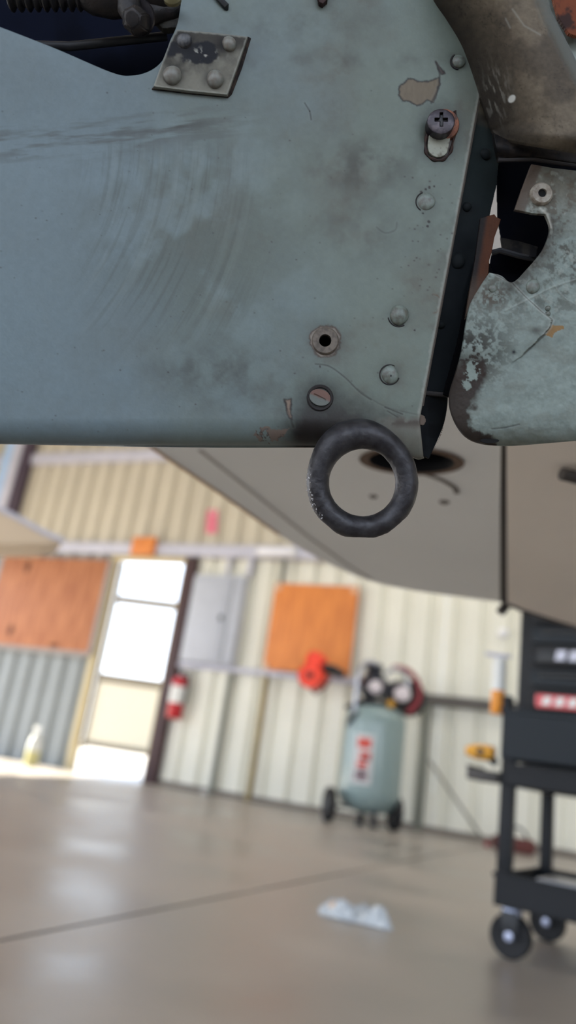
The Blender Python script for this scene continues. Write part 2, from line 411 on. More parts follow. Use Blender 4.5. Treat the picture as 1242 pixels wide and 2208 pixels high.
# pink tag on the upper wall
o, q, c = wall_thing('wall_tag', 'small pink tag hung on the cream wall above the girt', 'tag', [(448, 1100), (470, 1100), (468, 1150), (444, 1150)], .01)
prism('card', mat('pink_card', (222, 120, 140), .6), o, [(q[i].x-c.x, 0, q[i].z-c.z) for i in range(4)], (0, -.012, 0), .002)
lathe('pin', m_white, o, [(0, .01), (.012, .008), (.014, 0)], 10, Matrix.Translation((0, -.012, .1)) @ Matrix.Rotation(math.pi/2, 4, 'X'))
# round white hook by cart
o, q, c = wall_thing('round_reflector', 'small round white reflector on the cream wall beside the black tool cart', 'reflector', [(1085, 1365)], .0)
lathe('lens', mat('gloss_white', (250, 250, 250), .15), o, [(0, .05), (.02, .045), (.035, .03), (.03, .01), (.015, 0)], 16, Matrix.Rotation(math.pi/2, 4, 'X'))
lathe('plate', m_girt, o, [(0, .006), (.04, .005), (.045, 0)], 16, Matrix.Rotation(math.pi/2, 4, 'X'))

# fire extinguisher
o, q, c = wall_thing('fire_extinguisher', 'red fire extinguisher with white label hung beside the dark door post', 'fire extinguisher', [(384, 1495)], .09)
lx = wp(378, 1550, .09); tx = wp(392, 1440, .09); hh = (tx.z-lx.z)
m_red = mat('red_enamel', (190, 24, 40), .3, coat=.3)
z0 = lx.z-c.z; r = .075
lathe('cylinder', m_red, o, [(0, z0), (r*.8, z0), (r, z0+.02), (r, z0+hh*.72), (r*.8, z0+hh*.8), (.02, z0+hh*.84), (0, z0+hh*.84)], 24)
lathe('paper_label', m_white, o, [(r+.001, z0+hh*.30), (r+.002, z0+hh*.31), (r+.002, z0+hh*.62), (r+.001, z0+hh*.63)], 24)
lathe('valve', mat('chrome', (180, 180, 185), .25, metal=1), o, [(0, z0+hh*.84), (.022, z0+hh*.84), (.022, z0+hh*.9), (.014, z0+hh*.92), (0, z0+hh*.92)], 14)
box('handle', m_black, o, -.02, .10, -.012, .012, z0+hh*.92, z0+hh*.95, .004)
tube('hose', m_black, o, [(.02, 0, z0+hh*.88), (.09, -.01, z0+hh*.84), (.1, -.01, z0+hh*.6), (.095, -.01, z0+hh*.3)], .011)
box('wall_bracket', m_black, o, -.03, .03, .07, .09, z0+hh*.2, z0+hh*.85)

# orange-red cord reel
o, q, c = wall_thing('cord_reel', 'bright red-orange plastic cord reel hung on the wall left of the compressor', 'reel', [(680, 1445)], .45)
m_or = mat('orange_red_plastic', (250, 62, 20), .4)
k = .0036
def disc(nm, m, r, dx, dz, y0, y1):
    return lathe(nm, m, o, [(0, -y1), (r*.94, -y1), (r, -y1-.01), (r, -y0+.01), (r*.94, -y0), (0, -y0)], 24, Matrix.Translation((dx, 0, dz)) @ Matrix.Rotation(-math.pi/2, 4, 'X') @ Matrix.Scale(-1, 4, (0, 0, 1)))
disc('drum_cheek', m_or, .105, -.005, -.06, -.10, .05)
disc('upper_housing', m_or, .075, .012, .075, -.09, .04)
disc('hub', mat('hub_dark', (120, 30, 20), .5), .03, -.005, -.06, -.115, -.09)
tube('arm', m_black, o, [(.05, 0, .03), (.15, .04, .02), (.24, .08, -.01)], [.04, .045, .03])
tube('wall_arm', m_black, o, [(.0, .05, .02), (.1, .2, .02), (.12, .345, .02)], .016)
tube('cord', mat('dark_red_cord', (110, 30, 30), .6), o, [(-.02, -.03, -.15), (.03, -.02, -.2), (.1, 0, -.14), (.14, .02, -.05)], .012)

# ---------------------------------------------------------------- air compressor
wl = zp(705, 1772); wr = zp(848, 1792); ax = (wr-wl); mid = (wl+wr)/2; yaw = math.atan2(ax.y, ax.x); half = ax.length/2
print('compressor', mid, yaw, half)
comp = tag(empty('air_compressor', (mid.x, mid.y, 0), yaw), 'upright pale blue-grey air compressor on two wheels by the wall', 'compressor')
sc = mid.y/FPX/math.cos(0)                 # metres per survey unit there
m_tank = mat('tank_enamel', (136, 156, 156), .3, coat=.4, var=.05)
tr_ = 64*sc
TX = .06; zb = .09; ztop = .36+(1672-1535)*sc*1.06
tcx = Matrix.Translation((TX*.9, .05, 0))
prof = [(0, zb), (tr_*.45, zb+.01), (tr_*.8, zb+.05), (tr_*.97, zb+.11), (tr_, zb+.16), (tr_, ztop-.14), (tr_*.96, ztop-.08), (tr_*.78, ztop-.03), (tr_*.4, ztop-.005), (0, ztop)]
lathe('tank', m_tank, comp, prof, 36, tcx)
m_tire = mat('rubber', (22, 22, 25), .7); m_rim = mat('rim', (60, 62, 66), .5)
for sg in (-1, 1):
    Mx = Matrix.Translation((sg*half, 0, .125)) @ Matrix.Rotation(math.pi/2, 4, 'Y')
    wh = lathe('wheel', m_tire, comp, [(.03, -.025), (.085, -.022), (.1, -.03), (.12, -.026), (.125, 0), (.12, .026), (.1, .03), (.085, .022), (.03, .025)], 28, Mx)
    lathe('rim', m_rim, wh, [(0, -.03), (.03, -.03), (.08, -.018), (.08, .018), (.03, .03), (0, .03)], 20, Mx)
tube('axle', m_rim, comp, [(-half, 0, .125), (half, 0, .125)], .012)
for dx in (-.12, .12): box('bracket', m_tank, comp, dx-.02+TX, dx+.02+TX, -.02, .06, .11, .24, .004)
tube('front_foot', m_black, comp, [(TX*.9, -.14, .01), (TX*.9, -.12, .12)], [.03, .02])
tube('front_foot', m_black, comp, [(TX*.9, .2, .0), (TX*.9, .17, .14)], [.03, .02])
# sticker
bm = bmesh.new(); camdir = math.atan2(-mid.y, -mid.x)-yaw
def tank_patch(bm, a0, a1, z0, z1, off):
    n = 10; vs = []
    for i in range(n+1):
        a = camdir+a0+(a1-a0)*i/n; vs.append([bm.verts.new((TX*.9+(tr_+off)*math.cos(a), .05+(tr_+off)*math.sin(a), z)) for z in (z0, z1)])
    for i in range(n): bm.faces.new((vs[i][0], vs[i+1][0], vs[i+1][1], vs[i][1]))
def patch(nm, col, parts, off, parent):
    bm = bmesh.new()
    for p in parts: tank_patch(bm, *p, off)
    return bm_obj(nm, bm, mat(nm+'_ink', col, .5), parent, True)
st = patch('sticker', (206, 204, 204), [(-.62, .02, .30, .66)], .002, comp)
st.visible_shadow = True
for q_ in ((-.50, -.08, .56, .63), (-.40, -.06, .47, .53), (-.46, -.14, .42, .46)): patch('red_emblem', (206, 66, 46), [q_], .004, st)
for q_ in ((-.50, -.1, .33, .38), (-.46, -.12, .39, .41), (-.3, -.1, .47, .50)): patch('dark_lettering', (96, 62, 72), [q_], .004, st)
# pump group on top
zp0 = ztop
box('saddle', m_black, comp, TX-.16, TX+.2, -.06, .16, zp0-.02, zp0+.03, .006)
m_iron = mat('dark_iron', (40, 42, 52), .4, metal=.3); m_cast = mat('cast_alu', (176, 178, 186), .35, metal=.7)
pc = Matrix.Translation((TX-.06, .05, zp0+.14)) @ Matrix.Rotation(math.pi/2, 4, 'X')
lathe('crankcase', m_iron, comp, [(0, -.1), (.09, -.1), (.1, -.08), (.1, .08), (.09, .1), (0, .1)], 20, pc)
bm = bmesh.new()
for i in range(7): a_box(bm, TX-.12, TX+.0, -.01, .11, zp0+.19+i*.018, zp0+.198+i*.018, .002)
a_box(bm, TX-.10, TX-.02, .01, .09, zp0+.18, zp0+.32)
bm_obj('cylinder_fins', bm, m_iron, comp)
lathe('motor', m_iron, comp, [(0, -.15), (.06, -.15), (.085, -.12), (.085, .1), (.05, .13), (0, .13)], 20, Matrix.Translation((TX+.12, .06, zp0+.12)) @ Matrix.Rotation(math.pi/2, 4, 'X'))
lathe('air_filter', mat('pale_filter', (226, 216, 220), .5), comp, [(0, .05), (.05, .045), (.06, .03), (.06, -.03), (.05, -.05), (0, -.05)], 18, Matrix.Translation((TX+.13, -.12, zp0+.10)) @ Matrix.Rotation(math.pi/2, 4, 'X'))
lathe('pressure_gauge', mat('pale_filter', (0, 0, 0)), comp, [(0, .02), (.04, .018), (.05, .01), (.05, -.02), (0, -.02)], 18, Matrix.Translation((TX-.09, -.12, zp0+.12)) @ Matrix.Rotation(math.pi/2, 4, 'X'))
lathe('pressure_gauge', mat('brass', (200, 150, 70), .3, metal=.8), comp, [(0, .03), (.03, .025), (.034, 0), (0, -.02)], 14, Matrix.Translation((TX+.04, -.13, zp0+.01)) @ Matrix.Rotation(math.pi/2, 4, 'X'))
def arc(cx, y, cz, rx, rz, a0, a1, n=14): return [(cx+rx*math.cos(math.radians(a0+(a1-a0)*i/n)), y, cz+rz*math.sin(math.radians(a0+(a1-a0)*i/n))) for i in range(n+1)]
m_chr = mat('chrome', (0, 0, 0))
tube('handle', m_cast, comp, [(TX-.21, -.02, zp0-.12)]+arc(TX-.11, -.02, zp0+.2, .1, .12, 180, 60), .018)
lathe('drive_guard', m_black, comp, [(0, -.03), (.13, -.03), (.145, -.02), (.145, .02), (.13, .03), (0, .03)], 24, Matrix.Translation((TX+.27, .1, zp0+.1)) @ Matrix.Rotation(math.pi/2, 4, 'X'))
m_rh = mat('red_hose', (150, 50, 62), .5)
tube('air_hose', m_rh, comp, arc(TX+.12, -.05, zp0+.13, .18, .18, 110, -60), .022)
tube('air_hose', m_cast, comp, arc(TX+.08, -.09, zp0+.17, .1, .12, 150, -10), .016)
tube('drain_line', m_iron, comp, [(TX-.25, -.05, zp0-.12), (TX-.27, -.05, zp0-.2), (TX-.2, -.08, zp0-.08)], .014)
tube('pipe', m_black, comp, [(TX-.28, .0, zp0-.06), (TX-.20, .0, zp0-.03), (TX-.16, .0, zp0)], .02)

# ---------------------------------------------------------------- small things on floor
def at_floor(name, label, cat, px, py, group=None):
    p = zp(px, py); return tag(empty(name, (p.x, p.y, 0), RZ), label, cat, group)
b = at_floor('spray_bottle', 'pale plastic bottle with yellow lower half at the foot of the left wall', 'bottle', 65, 1652)
lathe('body', mat('pale_yellow', (178, 172, 118), .4), b, [(0, 0), (.06, 0), (.065, .02), (.065, .14), (0, .14)], 18)
lathe('upper_body', mat('bottle_white', (196, 198, 194), .5), b, [(.065, .14), (.065, .2), (.05, .26), (.02, .30), (.02, .32), (0, .32)], 18)
box('trigger', m_white, b, -.05, .02, -.012, .012, .32, .36, .005)
o = tag(empty('broom_handle', mw=Matrix.Identity(4)), 'thin grey pole leaning on the wall between compressor and cart', 'pole')
p0 = WM @ wp(925, 1640, .09); p1 = zp(1050, 1826)
o.location = p1
tube('shaft', mat('pole_grey', (120, 118, 108), .5), o, [(0, 0, .012), (p0.x-p1.x, p0.y-p1.y, p0.z)], .011)
lathe('end_cap', m_rh, o, [(0, 0), (.02, 0), (.02, .04), (0, .045)], 12)
o = at_floor('tool_bag', 'dark red-brown tool bag on the floor behind the cart legs', 'bag', 1110, 1838)
box('body', mat('rust_cloth', (96, 50, 46), .8, var=.3), o, -.16, .14, -.07, .07, 0, .10, .03)
tube('strap', m_black, o, arc(0, 0, .09, .08, .08, 0, 180), .009)
for i, (px, py, col, lb) in enumerate(((560, 1728, (190, 190, 226), 'small lavender scrap on the floor beside the tan wall post'), (440, 1712, (226, 226, 226), 'small white scrap on the floor left of the lavender one'))):
    bm = bmesh.new(); bmesh.ops.create_icosphere(bm, subdivisions=2, radius=.03)
    for v in bm.verts: v.co = Vector((v.co.x*1.3, v.co.y, v.co.z*.5+.014))*random.uniform(.8, 1.1)
    p = zp(px, py); s_ = bm_obj('paper_scrap', bm, mat('scrap%d' % i, col, .8)); s_.location = (p.x, p.y, .002); tag(s_, lb, 'scrap')
# crumpled rag
cl = zp(765, 1985); rag_o = tag(empty('crumpled_rag', (cl.x, cl.y, 0), 0), 'crumpled white rag lying on the concrete floor', 'rag')
n = 60; bm = bmesh.new(); g_ = {}
for i in range(n+1):
    for j in range(n+1):
        u = i/n*2-1; v = j/n*2-1
        x = u*.088; y = v*.042-u*.03
        nn = float(fbm(np.array([x*1000+50]), np.array([y*1000+70]), 30, 3)[0]); n2 = float(fbm(np.array([x*1000]), np.array([y*1000]), 9, 9)[0])
        e_ = max(0, 1-max(abs(u)**3, abs(v)**3))
        z = .002+e_*(.075*max(0, nn-.30)*2*(0.4+.9*abs(u))+.022*n2)
        rr = 1+.35*(n2-.5)
        g_[i, j] = bm.verts.new((x*rr, y*rr, z))
for i in range(n):
    for j in range(n): bm.faces.new((g_[i, j], g_[i+1, j], g_[i+1, j+1], g_[i, j+1]))
bm_obj('cloth', bm, mat('rag_white', (214, 218, 220), .8, c2=(170, 178, 186), vscale=40), rag_o, True)
bm = bmesh.new(); bmesh.ops.create_icosphere(bm, subdivisions=3, radius=.02)
for v in bm.verts: v.co = Vector((v.co.x*1.3-.045, v.co.y*.8+.012, max(.002, v.co.z*.7+.024)))*1.0
bm_obj('soiled_fold', bm, mat('rag_tan', (222, 190, 160), .8), rag_o, True)

# ---------------------------------------------------------------- tool cart
ca = zp(1100, 2068); cb = zp(1180, 2030); e2 = (cb-ca).normalized(); cyaw = math.atan2(e2.y, e2.x)-math.pi/2
cyaw = min(cyaw, -.2)
print('cart', ca, cb, (cb-ca).length, math.degrees(cyaw))
cart = tag(empty('tool_cart', (ca.x, ca.y, 0), cyaw), 'black wheeled steel tool cart with drawer chest at the right edge', 'tool cart')
DPT = (cb-ca).length; u = ca.y/FPX*1.0
m_cart = mat('cart_black', (24, 26, 30), .5, var=.1, spec=.3); m_cart2 = mat('cart_slate', (27, 34, 40), .5, spec=.3)
m_cr = mat('caster_hub', (190, 196, 220), .25, metal=.6)
WD = .55; YB = DPT+.05; XL = -.035; YF = -.04
def caster(x, y):
    c = empty('caster'); c.parent = cart; c.location = (x, y, 0)
    Mx = Matrix.Translation((0, 0, .05)) @ Matrix.Rotation(math.pi/2, 4, 'X') @ Matrix.Rotation(0, 4, 'Z')
    lathe('wheel', m_tire, c, [(0, -.014), (.036, -.014), (.046, -.017), (.05, -.008), (.05, .008), (.046, .017), (.036, .014), (0, .014)], 28, Mx)
    lathe('hub', m_cr, c, [(0, .027), (.01, .026), (.013, .012), (0, .012)], 14, Mx @ Matrix.Scale(-1, 4, (0, 0, 1)) @ Matrix.Scale(-1, 4, (0, 0, 1)))
    box('fork', m_black, c, -.02, .02, -.024, -.018, .045, .105, .002); box('fork', m_black, c, -.02, .02, .018, .024, .045, .105, .002)
    lathe('swivel', m_cr, c, [(0, .096), (.022, .096), (.024, .104), (.02, .112), (0, .112)], 14)
zl0 = .113; zl1 = .36+(1731-1872)*u*1.0
caster(0, 0); caster(0.0, DPT); caster(WD-.07, 0); caster(WD-.07, DPT)
def tray(nm, z0, z1, m, x0=XL, x1=WD, y0=YF, y1=None):
    y1 = y1 or YB; b_ = bmesh.new()
    a_box(b_, x0, x1, y0, y1, z0, z0+.004); a_box(b_, x0, x1, y0, y0+.004, z0, z1, 0); a_box(b_, x0, x1, y1-.004, y1, z0, z1)
    a_box(b_, x0, x0+.004, y0, y1, z0, z1); a_box(b_, x1-.004, x1, y0, y1, z0, z1)
    a_box(b_, x0-.004, x1+.004, y0-.006, y0+.002, z1-.008, z1+.002); 
    return bm_obj(nm, b_, m, cart)
print('cart z', zl0, zl1)
ZM0 = .36+(1725-1650)*u; ZM1 = .36+(1722-1548)*u
tray('lower_tray', zl0, zl1, m_cart); tray('upper_tray', ZM0, ZM1, m_cart2); tray('shelf', ZM0-.065, ZM0-.012, m_cart, XL+.01)
for x in (XL+.002, WD-.04):
    for y in (YF+.002, YB-.034): box('leg', m_cart, cart, x, x+.034, y, y+.032, zl0, ZM0, .002)
ZC1 = .86
chx0 = XL+.028
box('chest', m_cart, cart, chx0, WD, YF+.03, YB-.02, ZM1-.01, ZC1, .004)
dz = (ZC1-ZM1)/5
for i in range(5):
    d_ = box('drawer', m_cart2 if i % 2 else m_cart, cart, chx0+.035, WD-.02, YF+.014, YF+.03, ZM1+.01+i*dz, ZM1+(i+1)*dz-.006, .003)
    box('pull', mat('pull_dark', (14, 15, 18), .3), d_, chx0+.06, WD-.04, YF+.006, YF+.014, ZM1+(i+1)*dz-.022, ZM1+(i+1)*dz-.012, .002)
# badges
zb1 = .36+(1728-1532)*u; zb2 = .36+(1728-1436)*u
bd = box('badge', mat('badge_red', (216, 96, 100), .4), cart, chx0+.055, WD-.1, YF-.002, YF+.016, zb1-.016, zb1+.018, .002)
for i in range(9): prism('lettering', m_white, bd, [(chx0+.07+i*.032, YF-.002, zb1-.009), (chx0+.09+i*.032, YF-.002, zb1-.009), (chx0+.096+i*.032, YF-.002, zb1+.012), (chx0+.076+i*.032, YF-.002, zb1+.012)], (0, -.001, 0))
bd = box('badge', m_black, cart, chx0+.055, WD-.1, YF-.002, YF+.016, zb2-.022, zb2+.022, .002)
for i in range(7): prism('lettering', mat('badge_silver', (206, 206, 220), .4), bd, [(chx0+.10+i*.034, YF-.002, zb2-.013), (chx0+.124+i*.034, YF-.002, zb2-.013), (chx0+.13+i*.034, YF-.002, zb2+.013), (chx0+.106+i*.034, YF-.002, zb2+.013)], (0, -.001, 0))
# side-hung can
def on_cart(px, py, y):                      # cart-frame x,z seen at px,py for a given cart y
    MI = Matrix.Translation(ca) @ Matrix.Rotation(cyaw, 4, 'Z'); I = MI.inverted(); a = I @ CP; b = I.to_3x3() @ ray(px, py)
    t = (y-a.y)/b.y; return a+b*t
CM = Matrix.Translation(ca) @ Matrix.Rotation(cyaw, 4, 'Z')
a = on_cart(1072, 1540, .06); b_ = on_cart(1078, 1410, .06); r = .019
o = tag(empty('spray_can', CM @ Vector((a.x, .06, a.z)), cyaw), 'white spray can with orange base held on the left side of the cart', 'can')
h_ = b_.z-a.z
lathe('base', mat('amber_plastic', (236, 150, 40), .4), o, [(0, 0), (r*.9, 0), (r, .004), (r, h_*.38), (0, h_*.38)], 18)
lathe('body', m_white, o, [(r, h_*.38), (r, h_*.86), (r*.7, h_*.93), (0, h_*.93)], 18)
tube('nozzle_arm', m_girt, o, [(-.04, 0, h_*.99), (.03, 0, h_*.96)], .006)
box('holder', m_cart, o, r, r+.02, -.02, .02, 0, h_*.3)
a = on_cart(1040, 1622, .04)
o = tag(empty('yellow_drill', CM @ Vector((a.x, .04, a.z)), cyaw), 'yellow and black cordless drill hooked on the left side of the cart', 'drill')
m_yl = mat('drill_yellow', (232, 166, 52), .45)
lathe('body', m_yl, o, [(0, -.045), (.012, -.043), (.019, -.02), (.021, .01), (.018, .032), (0, .035)], 18, Matrix.Rotation(math.pi/2, 4, 'Y') @ Matrix.Translation((0, 0, 0)))
lathe('vent', m_black, o, [(0, .022), (.010, .021), (.011, .016), (0, .016)], 12, Matrix.Rotation(math.pi/2, 4, 'X'))
tube('grip', m_black, o, [(.022, 0, -.008), (.034, 0, -.022), (.04, 0, -.026)], [.012, .01, .008])
q0 = on_cart(1020, 1680, .05); q1 = on_cart(1080, 1680, .05)
o = tag(empty('side_tray', CM @ Vector((q1.x, .05, q1.z)), cyaw), 'dark flat tray bracketed to the left side of the cart', 'tray')
box('tray', mat('tray_grey', (66, 62, 60), .5), o, q0.x-q1.x, .01, -.06, .08, -.012, .016, .004)
box('lip', m_cart, o, q0.x-q1.x, q0.x-q1.x+.006, -.06, .08, .016, .024)
q0 = on_cart(1135, 1712, .0)
o = tag(empty('blue_box', CM @ Vector((q0.x, .02, ZM0-.061)), cyaw), 'small dark blue box on the cart shelf', 'box')
box('box_body', mat('navy', (20, 40, 110), .4), o, -.03, .03, -.02, .08, 0, .035, .003)
box('lid', mat('navy', (0, 0, 0)), o, -.032, .032, -.022, .082, .035, .041, .002)
# silver tray in lower shelf
q0 = Vector((.1, .1, zl0+.005)); o = tag(empty('parts_tray', CM @ q0, cyaw), 'shiny metal parts tray lying in the lower tray of the cart', 'tray')
box('dish', m_cast, o, -.05, .25, -.06, .1, 0, .06, .01)
box('rim', m_cast, o, -.055, .255, -.065, .105, .06, .066, .002)

# ================================================================== WING overhead
ZW = .66
m_wing = mat('wing_paint', (243, 244, 242), .5, var=.05, vscale=3); m_flap = mat('flap_paint', (250, 241, 230), .5, var=.06, vscale=3)
ctr = zp(800, 1150, ZW)
wing = tag(empty('aircraft_wing', (ctr.x, ctr.y, ZW)), 'pale grey aircraft wing underside hanging behind the tail ring', 'aircraft wing')
def wpoly(pts, z=ZW): return [zp(x, y, z)-Vector((ctr.x, ctr.y, ZW)) for x, y in pts]
edge = curve([(215, 880), (318, 960), (480, 1068), (600, 1152), (690, 1206), (790, 1250), (885, 1272), (1000, 1288), (1078, 1298)], 6)
main = edge+[(1078, 1100), (1080, 960), (1084, 720), (700, 640), (400, 640)]
# skin with a round access hole
bm = bmesh.new(); hole = []
hc = (888, 992)
for k in range(28):
    a = 2*math.pi*k/28; hole.append((hc[0]+100*math.cos(a), hc[1]+26*math.sin(a)+4*math.cos(a)))
ov = [bm.verts.new(p) for p in wpoly(main)]; hv = [bm.verts.new(p) for p in wpoly(hole)]
es = [bm.edges.new((ov[i], ov[(i+1) % len(ov)])) for i in range(len(ov))]+[bm.edges.new((hv[i], hv[(i+1) % len(hv)])) for i in range(len(hv))]
bmesh.ops.triangle_fill(bm, use_beauty=True, edges=es)
fs = bm.faces[:]; ex = bmesh.ops.extrude_face_region(bm, geom=fs)
for v in [g for g in ex['geom'] if isinstance(g, bmesh.types.BMVert)]: v.co.z += .012
bm_obj('wing_skin', bm, m_wing, wing)
hp = wpoly([hc])[0]
rgm = mat('hole_rim', (104, 84, 70), .7); hk = mat('hole_dark', (12, 14, 20), .8)
bm = bmesh.new(); P1 = wpoly(hole); P2 = [(p-hp)*1.14+hp+Vector((0, 0, -.0015)) for p in P1]; P3 = [(p-hp)*.93+hp+Vector((0, 0, -.0015)) for p in P1]; P1b = P3
a_ = [bm.verts.new(p) for p in P2]; b_ = [bm.verts.new(p) for p in P3]; c_ = [bm.verts.new(p+Vector((0, 0, .012))) for p in P3]
for k in range(28): bm.faces.new((a_[k], a_[(k+1) % 28], b_[(k+1) % 28], b_[k]))
bm_obj('hole_rim', bm, rgm, wing)
bm = bmesh.new(); b_ = [bm.verts.new(p) for p in P3]; c_ = [bm.verts.new(p+Vector((0, 0, .0135))) for p in P3]
for k in range(28): bm.faces.new((b_[k], b_[(k+1) % 28], c_[(k+1) % 28], c_[k]))
bm_obj('hole_wall', bm, hk, wing)
bm = bmesh.new(); a_ = [bm.verts.new((p-hp)*1.2+hp+Vector((0, 0, .0125))) for p in P1]; b_ = [bm.verts.new((p-hp)*1.2+hp+Vector((0, 0, .06))) for p in P1]
for k in range(28): bm.faces.new((a_[k], a_[(k+1) % 28], b_[(k+1) % 28], b_[k]))
bm.faces.new(b_); bm_obj('hole_well', bm, hk, wing)
# lap seam
def strip(nm, m, line, wd, z, up, parent):
    pts = [zp(x, y, z)-Vector((ctr.x, ctr.y, ZW)) for x, y in line]; bm = bmesh.new(); rows = []
    for i, p in enumerate(pts):
        d = (pts[min(i+1, len(pts)-1)]-pts[max(0, i-1)]).normalized(); s_ = Vector((-d.y, d.x, 0))*wd/2
        rows.append([bm.verts.new(p+s_), bm.verts.new(p-s_), bm.verts.new(p-s_+Vector((0, 0, up))), bm.verts.new(p+s_+Vector((0, 0, up)))])
    for a, b in zip(rows, rows[1:]):
        for k in range(4): bm.faces.new((a[k], a[(k+1) % 4], b[(k+1) % 4], b[k]))
    bm.faces.new(rows[0]); bm.faces.new(rows[-1][::-1]); return bm_obj(nm, bm, m, parent)
strip('lap_seam', mat('seam_grey', (186, 182, 176), .6), [(430, 972), (560, 1075), (660, 1155), (745, 1216), (800, 1250)], .004, ZW-.001, .001, wing)
strip('lit_edge', mat('lit_edge_tan', (196, 166, 130), .5), [(318, 961), (480, 1069), (600, 1153)], .005, ZW-.001, .006, wing)  # tan strip paints the light caught on the wing's edge
strip('bracket_shadow', mat('shadow_rivet_grey', (118, 112, 106), .7), curve([(915, 1022), (950, 1035), (980, 1052), (985, 1065)], 5), .006, ZW-.001, .0005, wing)  # hinge bracket's shadow drawn as a dark strip
lathe('rivet', mat('shadow_rivet_grey', (0, 0, 0)), wing, [(0, -.002), (.005, -.0015), (.006, 0)], 12, Matrix.Translation(wpoly([(958, 1082)])[0]))
lathe('rivet', mat('shadow_rivet_grey', (0, 0, 0)), wing, [(0, -.002), (.004, -.0015), (.005, 0)], 12, Matrix.Translation(wpoly([(805, 1070)])[0]))
# flap beyond the gap
fl = wpoly([(1094, 1303), (1125, 1316), (1242, 1353), (1420, 1400), (1500, 1000), (1300, 700), (1094, 720), (1092, 960)], ZW-.004)
prism('flap', m_flap, wing, fl, (0, 0, .012))
hb = mat('hinge_dark', (58, 54, 52), .6)
strip('gap_seal', hb, [(1086, 720), (1085, 960), (1087, 1130), (1088, 1300)], .0135, ZW+.004, .004, wing)
strip('flap_edge', mat('dark_edge', (74, 66, 62), .6), [(1094, 1305), (1125, 1318), (1242, 1355), (1420, 1402)], .008, ZW-.006, .010, wing)  # dark strip along the flap's far edge
tube('hinge_arm', hb, wing, [wpoly([(1212, 996)])[0]+Vector((0, 0, -.012)), wpoly([(1250, 1006)])[0]+Vector((0, 0, -.012)), wpoly([(1300, 1012)])[0]+Vector((0, 0, -.01))], .006)
tube('hinge_pin', hb, wing, [wpoly([(1080, 1302)])[0]+Vector((0, 0, -.014)), wpoly([(1098, 1306)])[0]+Vector((0, 0, .008))], .008)
# root fairing that rises behind the tail
a0 = zp(700, 640, ZW); a1 = zp(1084, 720, ZW); a2 = zp(1300, 700, ZW)
pp = [a0, a1, a2]; bm = bmesh.new(); cols = []
for p in pp:
    r_ = []
    for k in range(10):
        t = k/9*math.pi/2; r_.append(bm.verts.new(Vector((p.x, p.y-.0+.03*(1-math.cos(t))-.03, ZW+.05*math.sin(t)*1.0+(.6 if k == 9 else 0)))-Vector((ctr.x, ctr.y, ZW))+Vector((0, .03, 0))))
    cols.append(r_)
for a, b in zip(cols, cols[1:]):
    for k in range(9): bm.faces.new((a[k], b[k], b[k+1], a[k+1]))
bm_obj('root_fairing', bm, mat('fairing_paint', (158, 150, 142), .6), wing, True)

# beige wing tip at left
o = tag(empty('wing_tip', dp(0, 1150, 3.2)), 'beige wing tip of another aircraft entering at the left edge', 'aircraft wing')
oc = dp(0, 1150, 3.2)
tipc = curve([(-160, 1030), (-60, 1072), (30, 1112), (90, 1145), (138, 1166)], 5)+[(100, 1172), (-160, 1172)]
prism('tip_skin', mat('beige_wing', (206, 186, 160), .5), o, [dp(x, y, 3.2)-oc for x, y in tipc], (-.12, .3, 0))
strip_pts = [dp(x, y, 3.19)-oc for x, y in tipc[:-2]]
tube('tip_edge', m_girt, o, strip_pts, .012)
# upper-left frame of a window / column
o, q, c = wall_thing('steel_column', 'lavender painted steel column with dark side at the upper left', 'column', [(40, 1000), (5, 1100)], .12)
x0 = wp(20, 1050, .12).x-c.x
zt_ = ZT-c.z-.1; zb_ = zg+.1-c.z
box('flange', m_girt, o, x0-.09, x0+.05, -.02, .0, zb_, zt_, .004)
box('web', mat('dark_web', (74, 62, 76), .6), o, x0+.05, x0+.17, -.0, .115, zb_, zt_, .004)
box('window_light_strip', mat('window_light_blue', (170, 200, 236), .4), o, x0-.25, x0-.09, .0, .1, zb_, zt_, .004)  # bluish window light built in as a coloured strip

# ================================================================== TAIL (foreground)
tail = tag(empty('aircraft_tail', mw=TM), 'dirty pale green-grey aircraft tail underside with tie-down ring, filling the top', 'aircraft tail')
m_skin = mat('tail_paint', (0, 0, 0), .42, vcol=True, bump=.00006, bscale=900, spec=.28)
m_rough = mat('grimy_paint', (0, 0, 0), .55, vcol=True, bump=.00012, bscale=900, spec=.16)
m_bay = mat('bay_dark', (0, 0, 0), .9, vcol=True, spec=.04)
m_dark = mat('dark_part', (0, 0, 0), .6, vcol=True, bump=.0001, bscale=500, spec=.07)
RB = 62*PX
def edge_x(y): return np.where(y < 905, 1035+(y-205)*(905-1035)/700.0, 905+(y-905)*8/85.0)
def wskin(x, y):
    wz = (800-x)*PX*.16
    wz = wz+np.where(x < 300, (300-x)*PX*.05, 0)
    top = smooth(330, 60, y); wz = wz+top*PX*14                                 # upper part leans out a little
    yb = 962+smooth(700, 915, x)*28
    s_ = np.clip((y-(yb-62))/62, 0, .995); wz = wz-RB*(1-np.sqrt(1-s_*s_))*(1-.55*smooth(640, 760, x))
    for (cx, cy, r, d) in ((918, 435, 34, .9), (860, 680, 36, .8), (840, 808, 30, .7), (690, 857, 48, 1.2), (700, 735, 46, 1.6), (950, 300, 60, 1.5), (988, 133, 30, .7), (620, 880, 70, .8)):
        q_ = ((x-cx)**2+(y-cy)**2)/r**2; wz = wz-d*1.6*PX*np.exp(-q_)
    wz = wz+PX*1.6*(fbm(x, y, 260, 21, 2)-.5)*2
    wz = wz-PX*5*np.exp(-(((x-800)/150)**2+((y-380)/90)**2))+PX*3*np.exp(-(((x-560)/200)**2+((y-560)/200)**2))
    for sc_ in SCR: 
        pl, wd, dp_, _ = sc_; d, _, _ = pdist(x, y, pl, False); wz = wz-.35*dp_*PX*np.exp(-(d/wd)**2)
    return wz
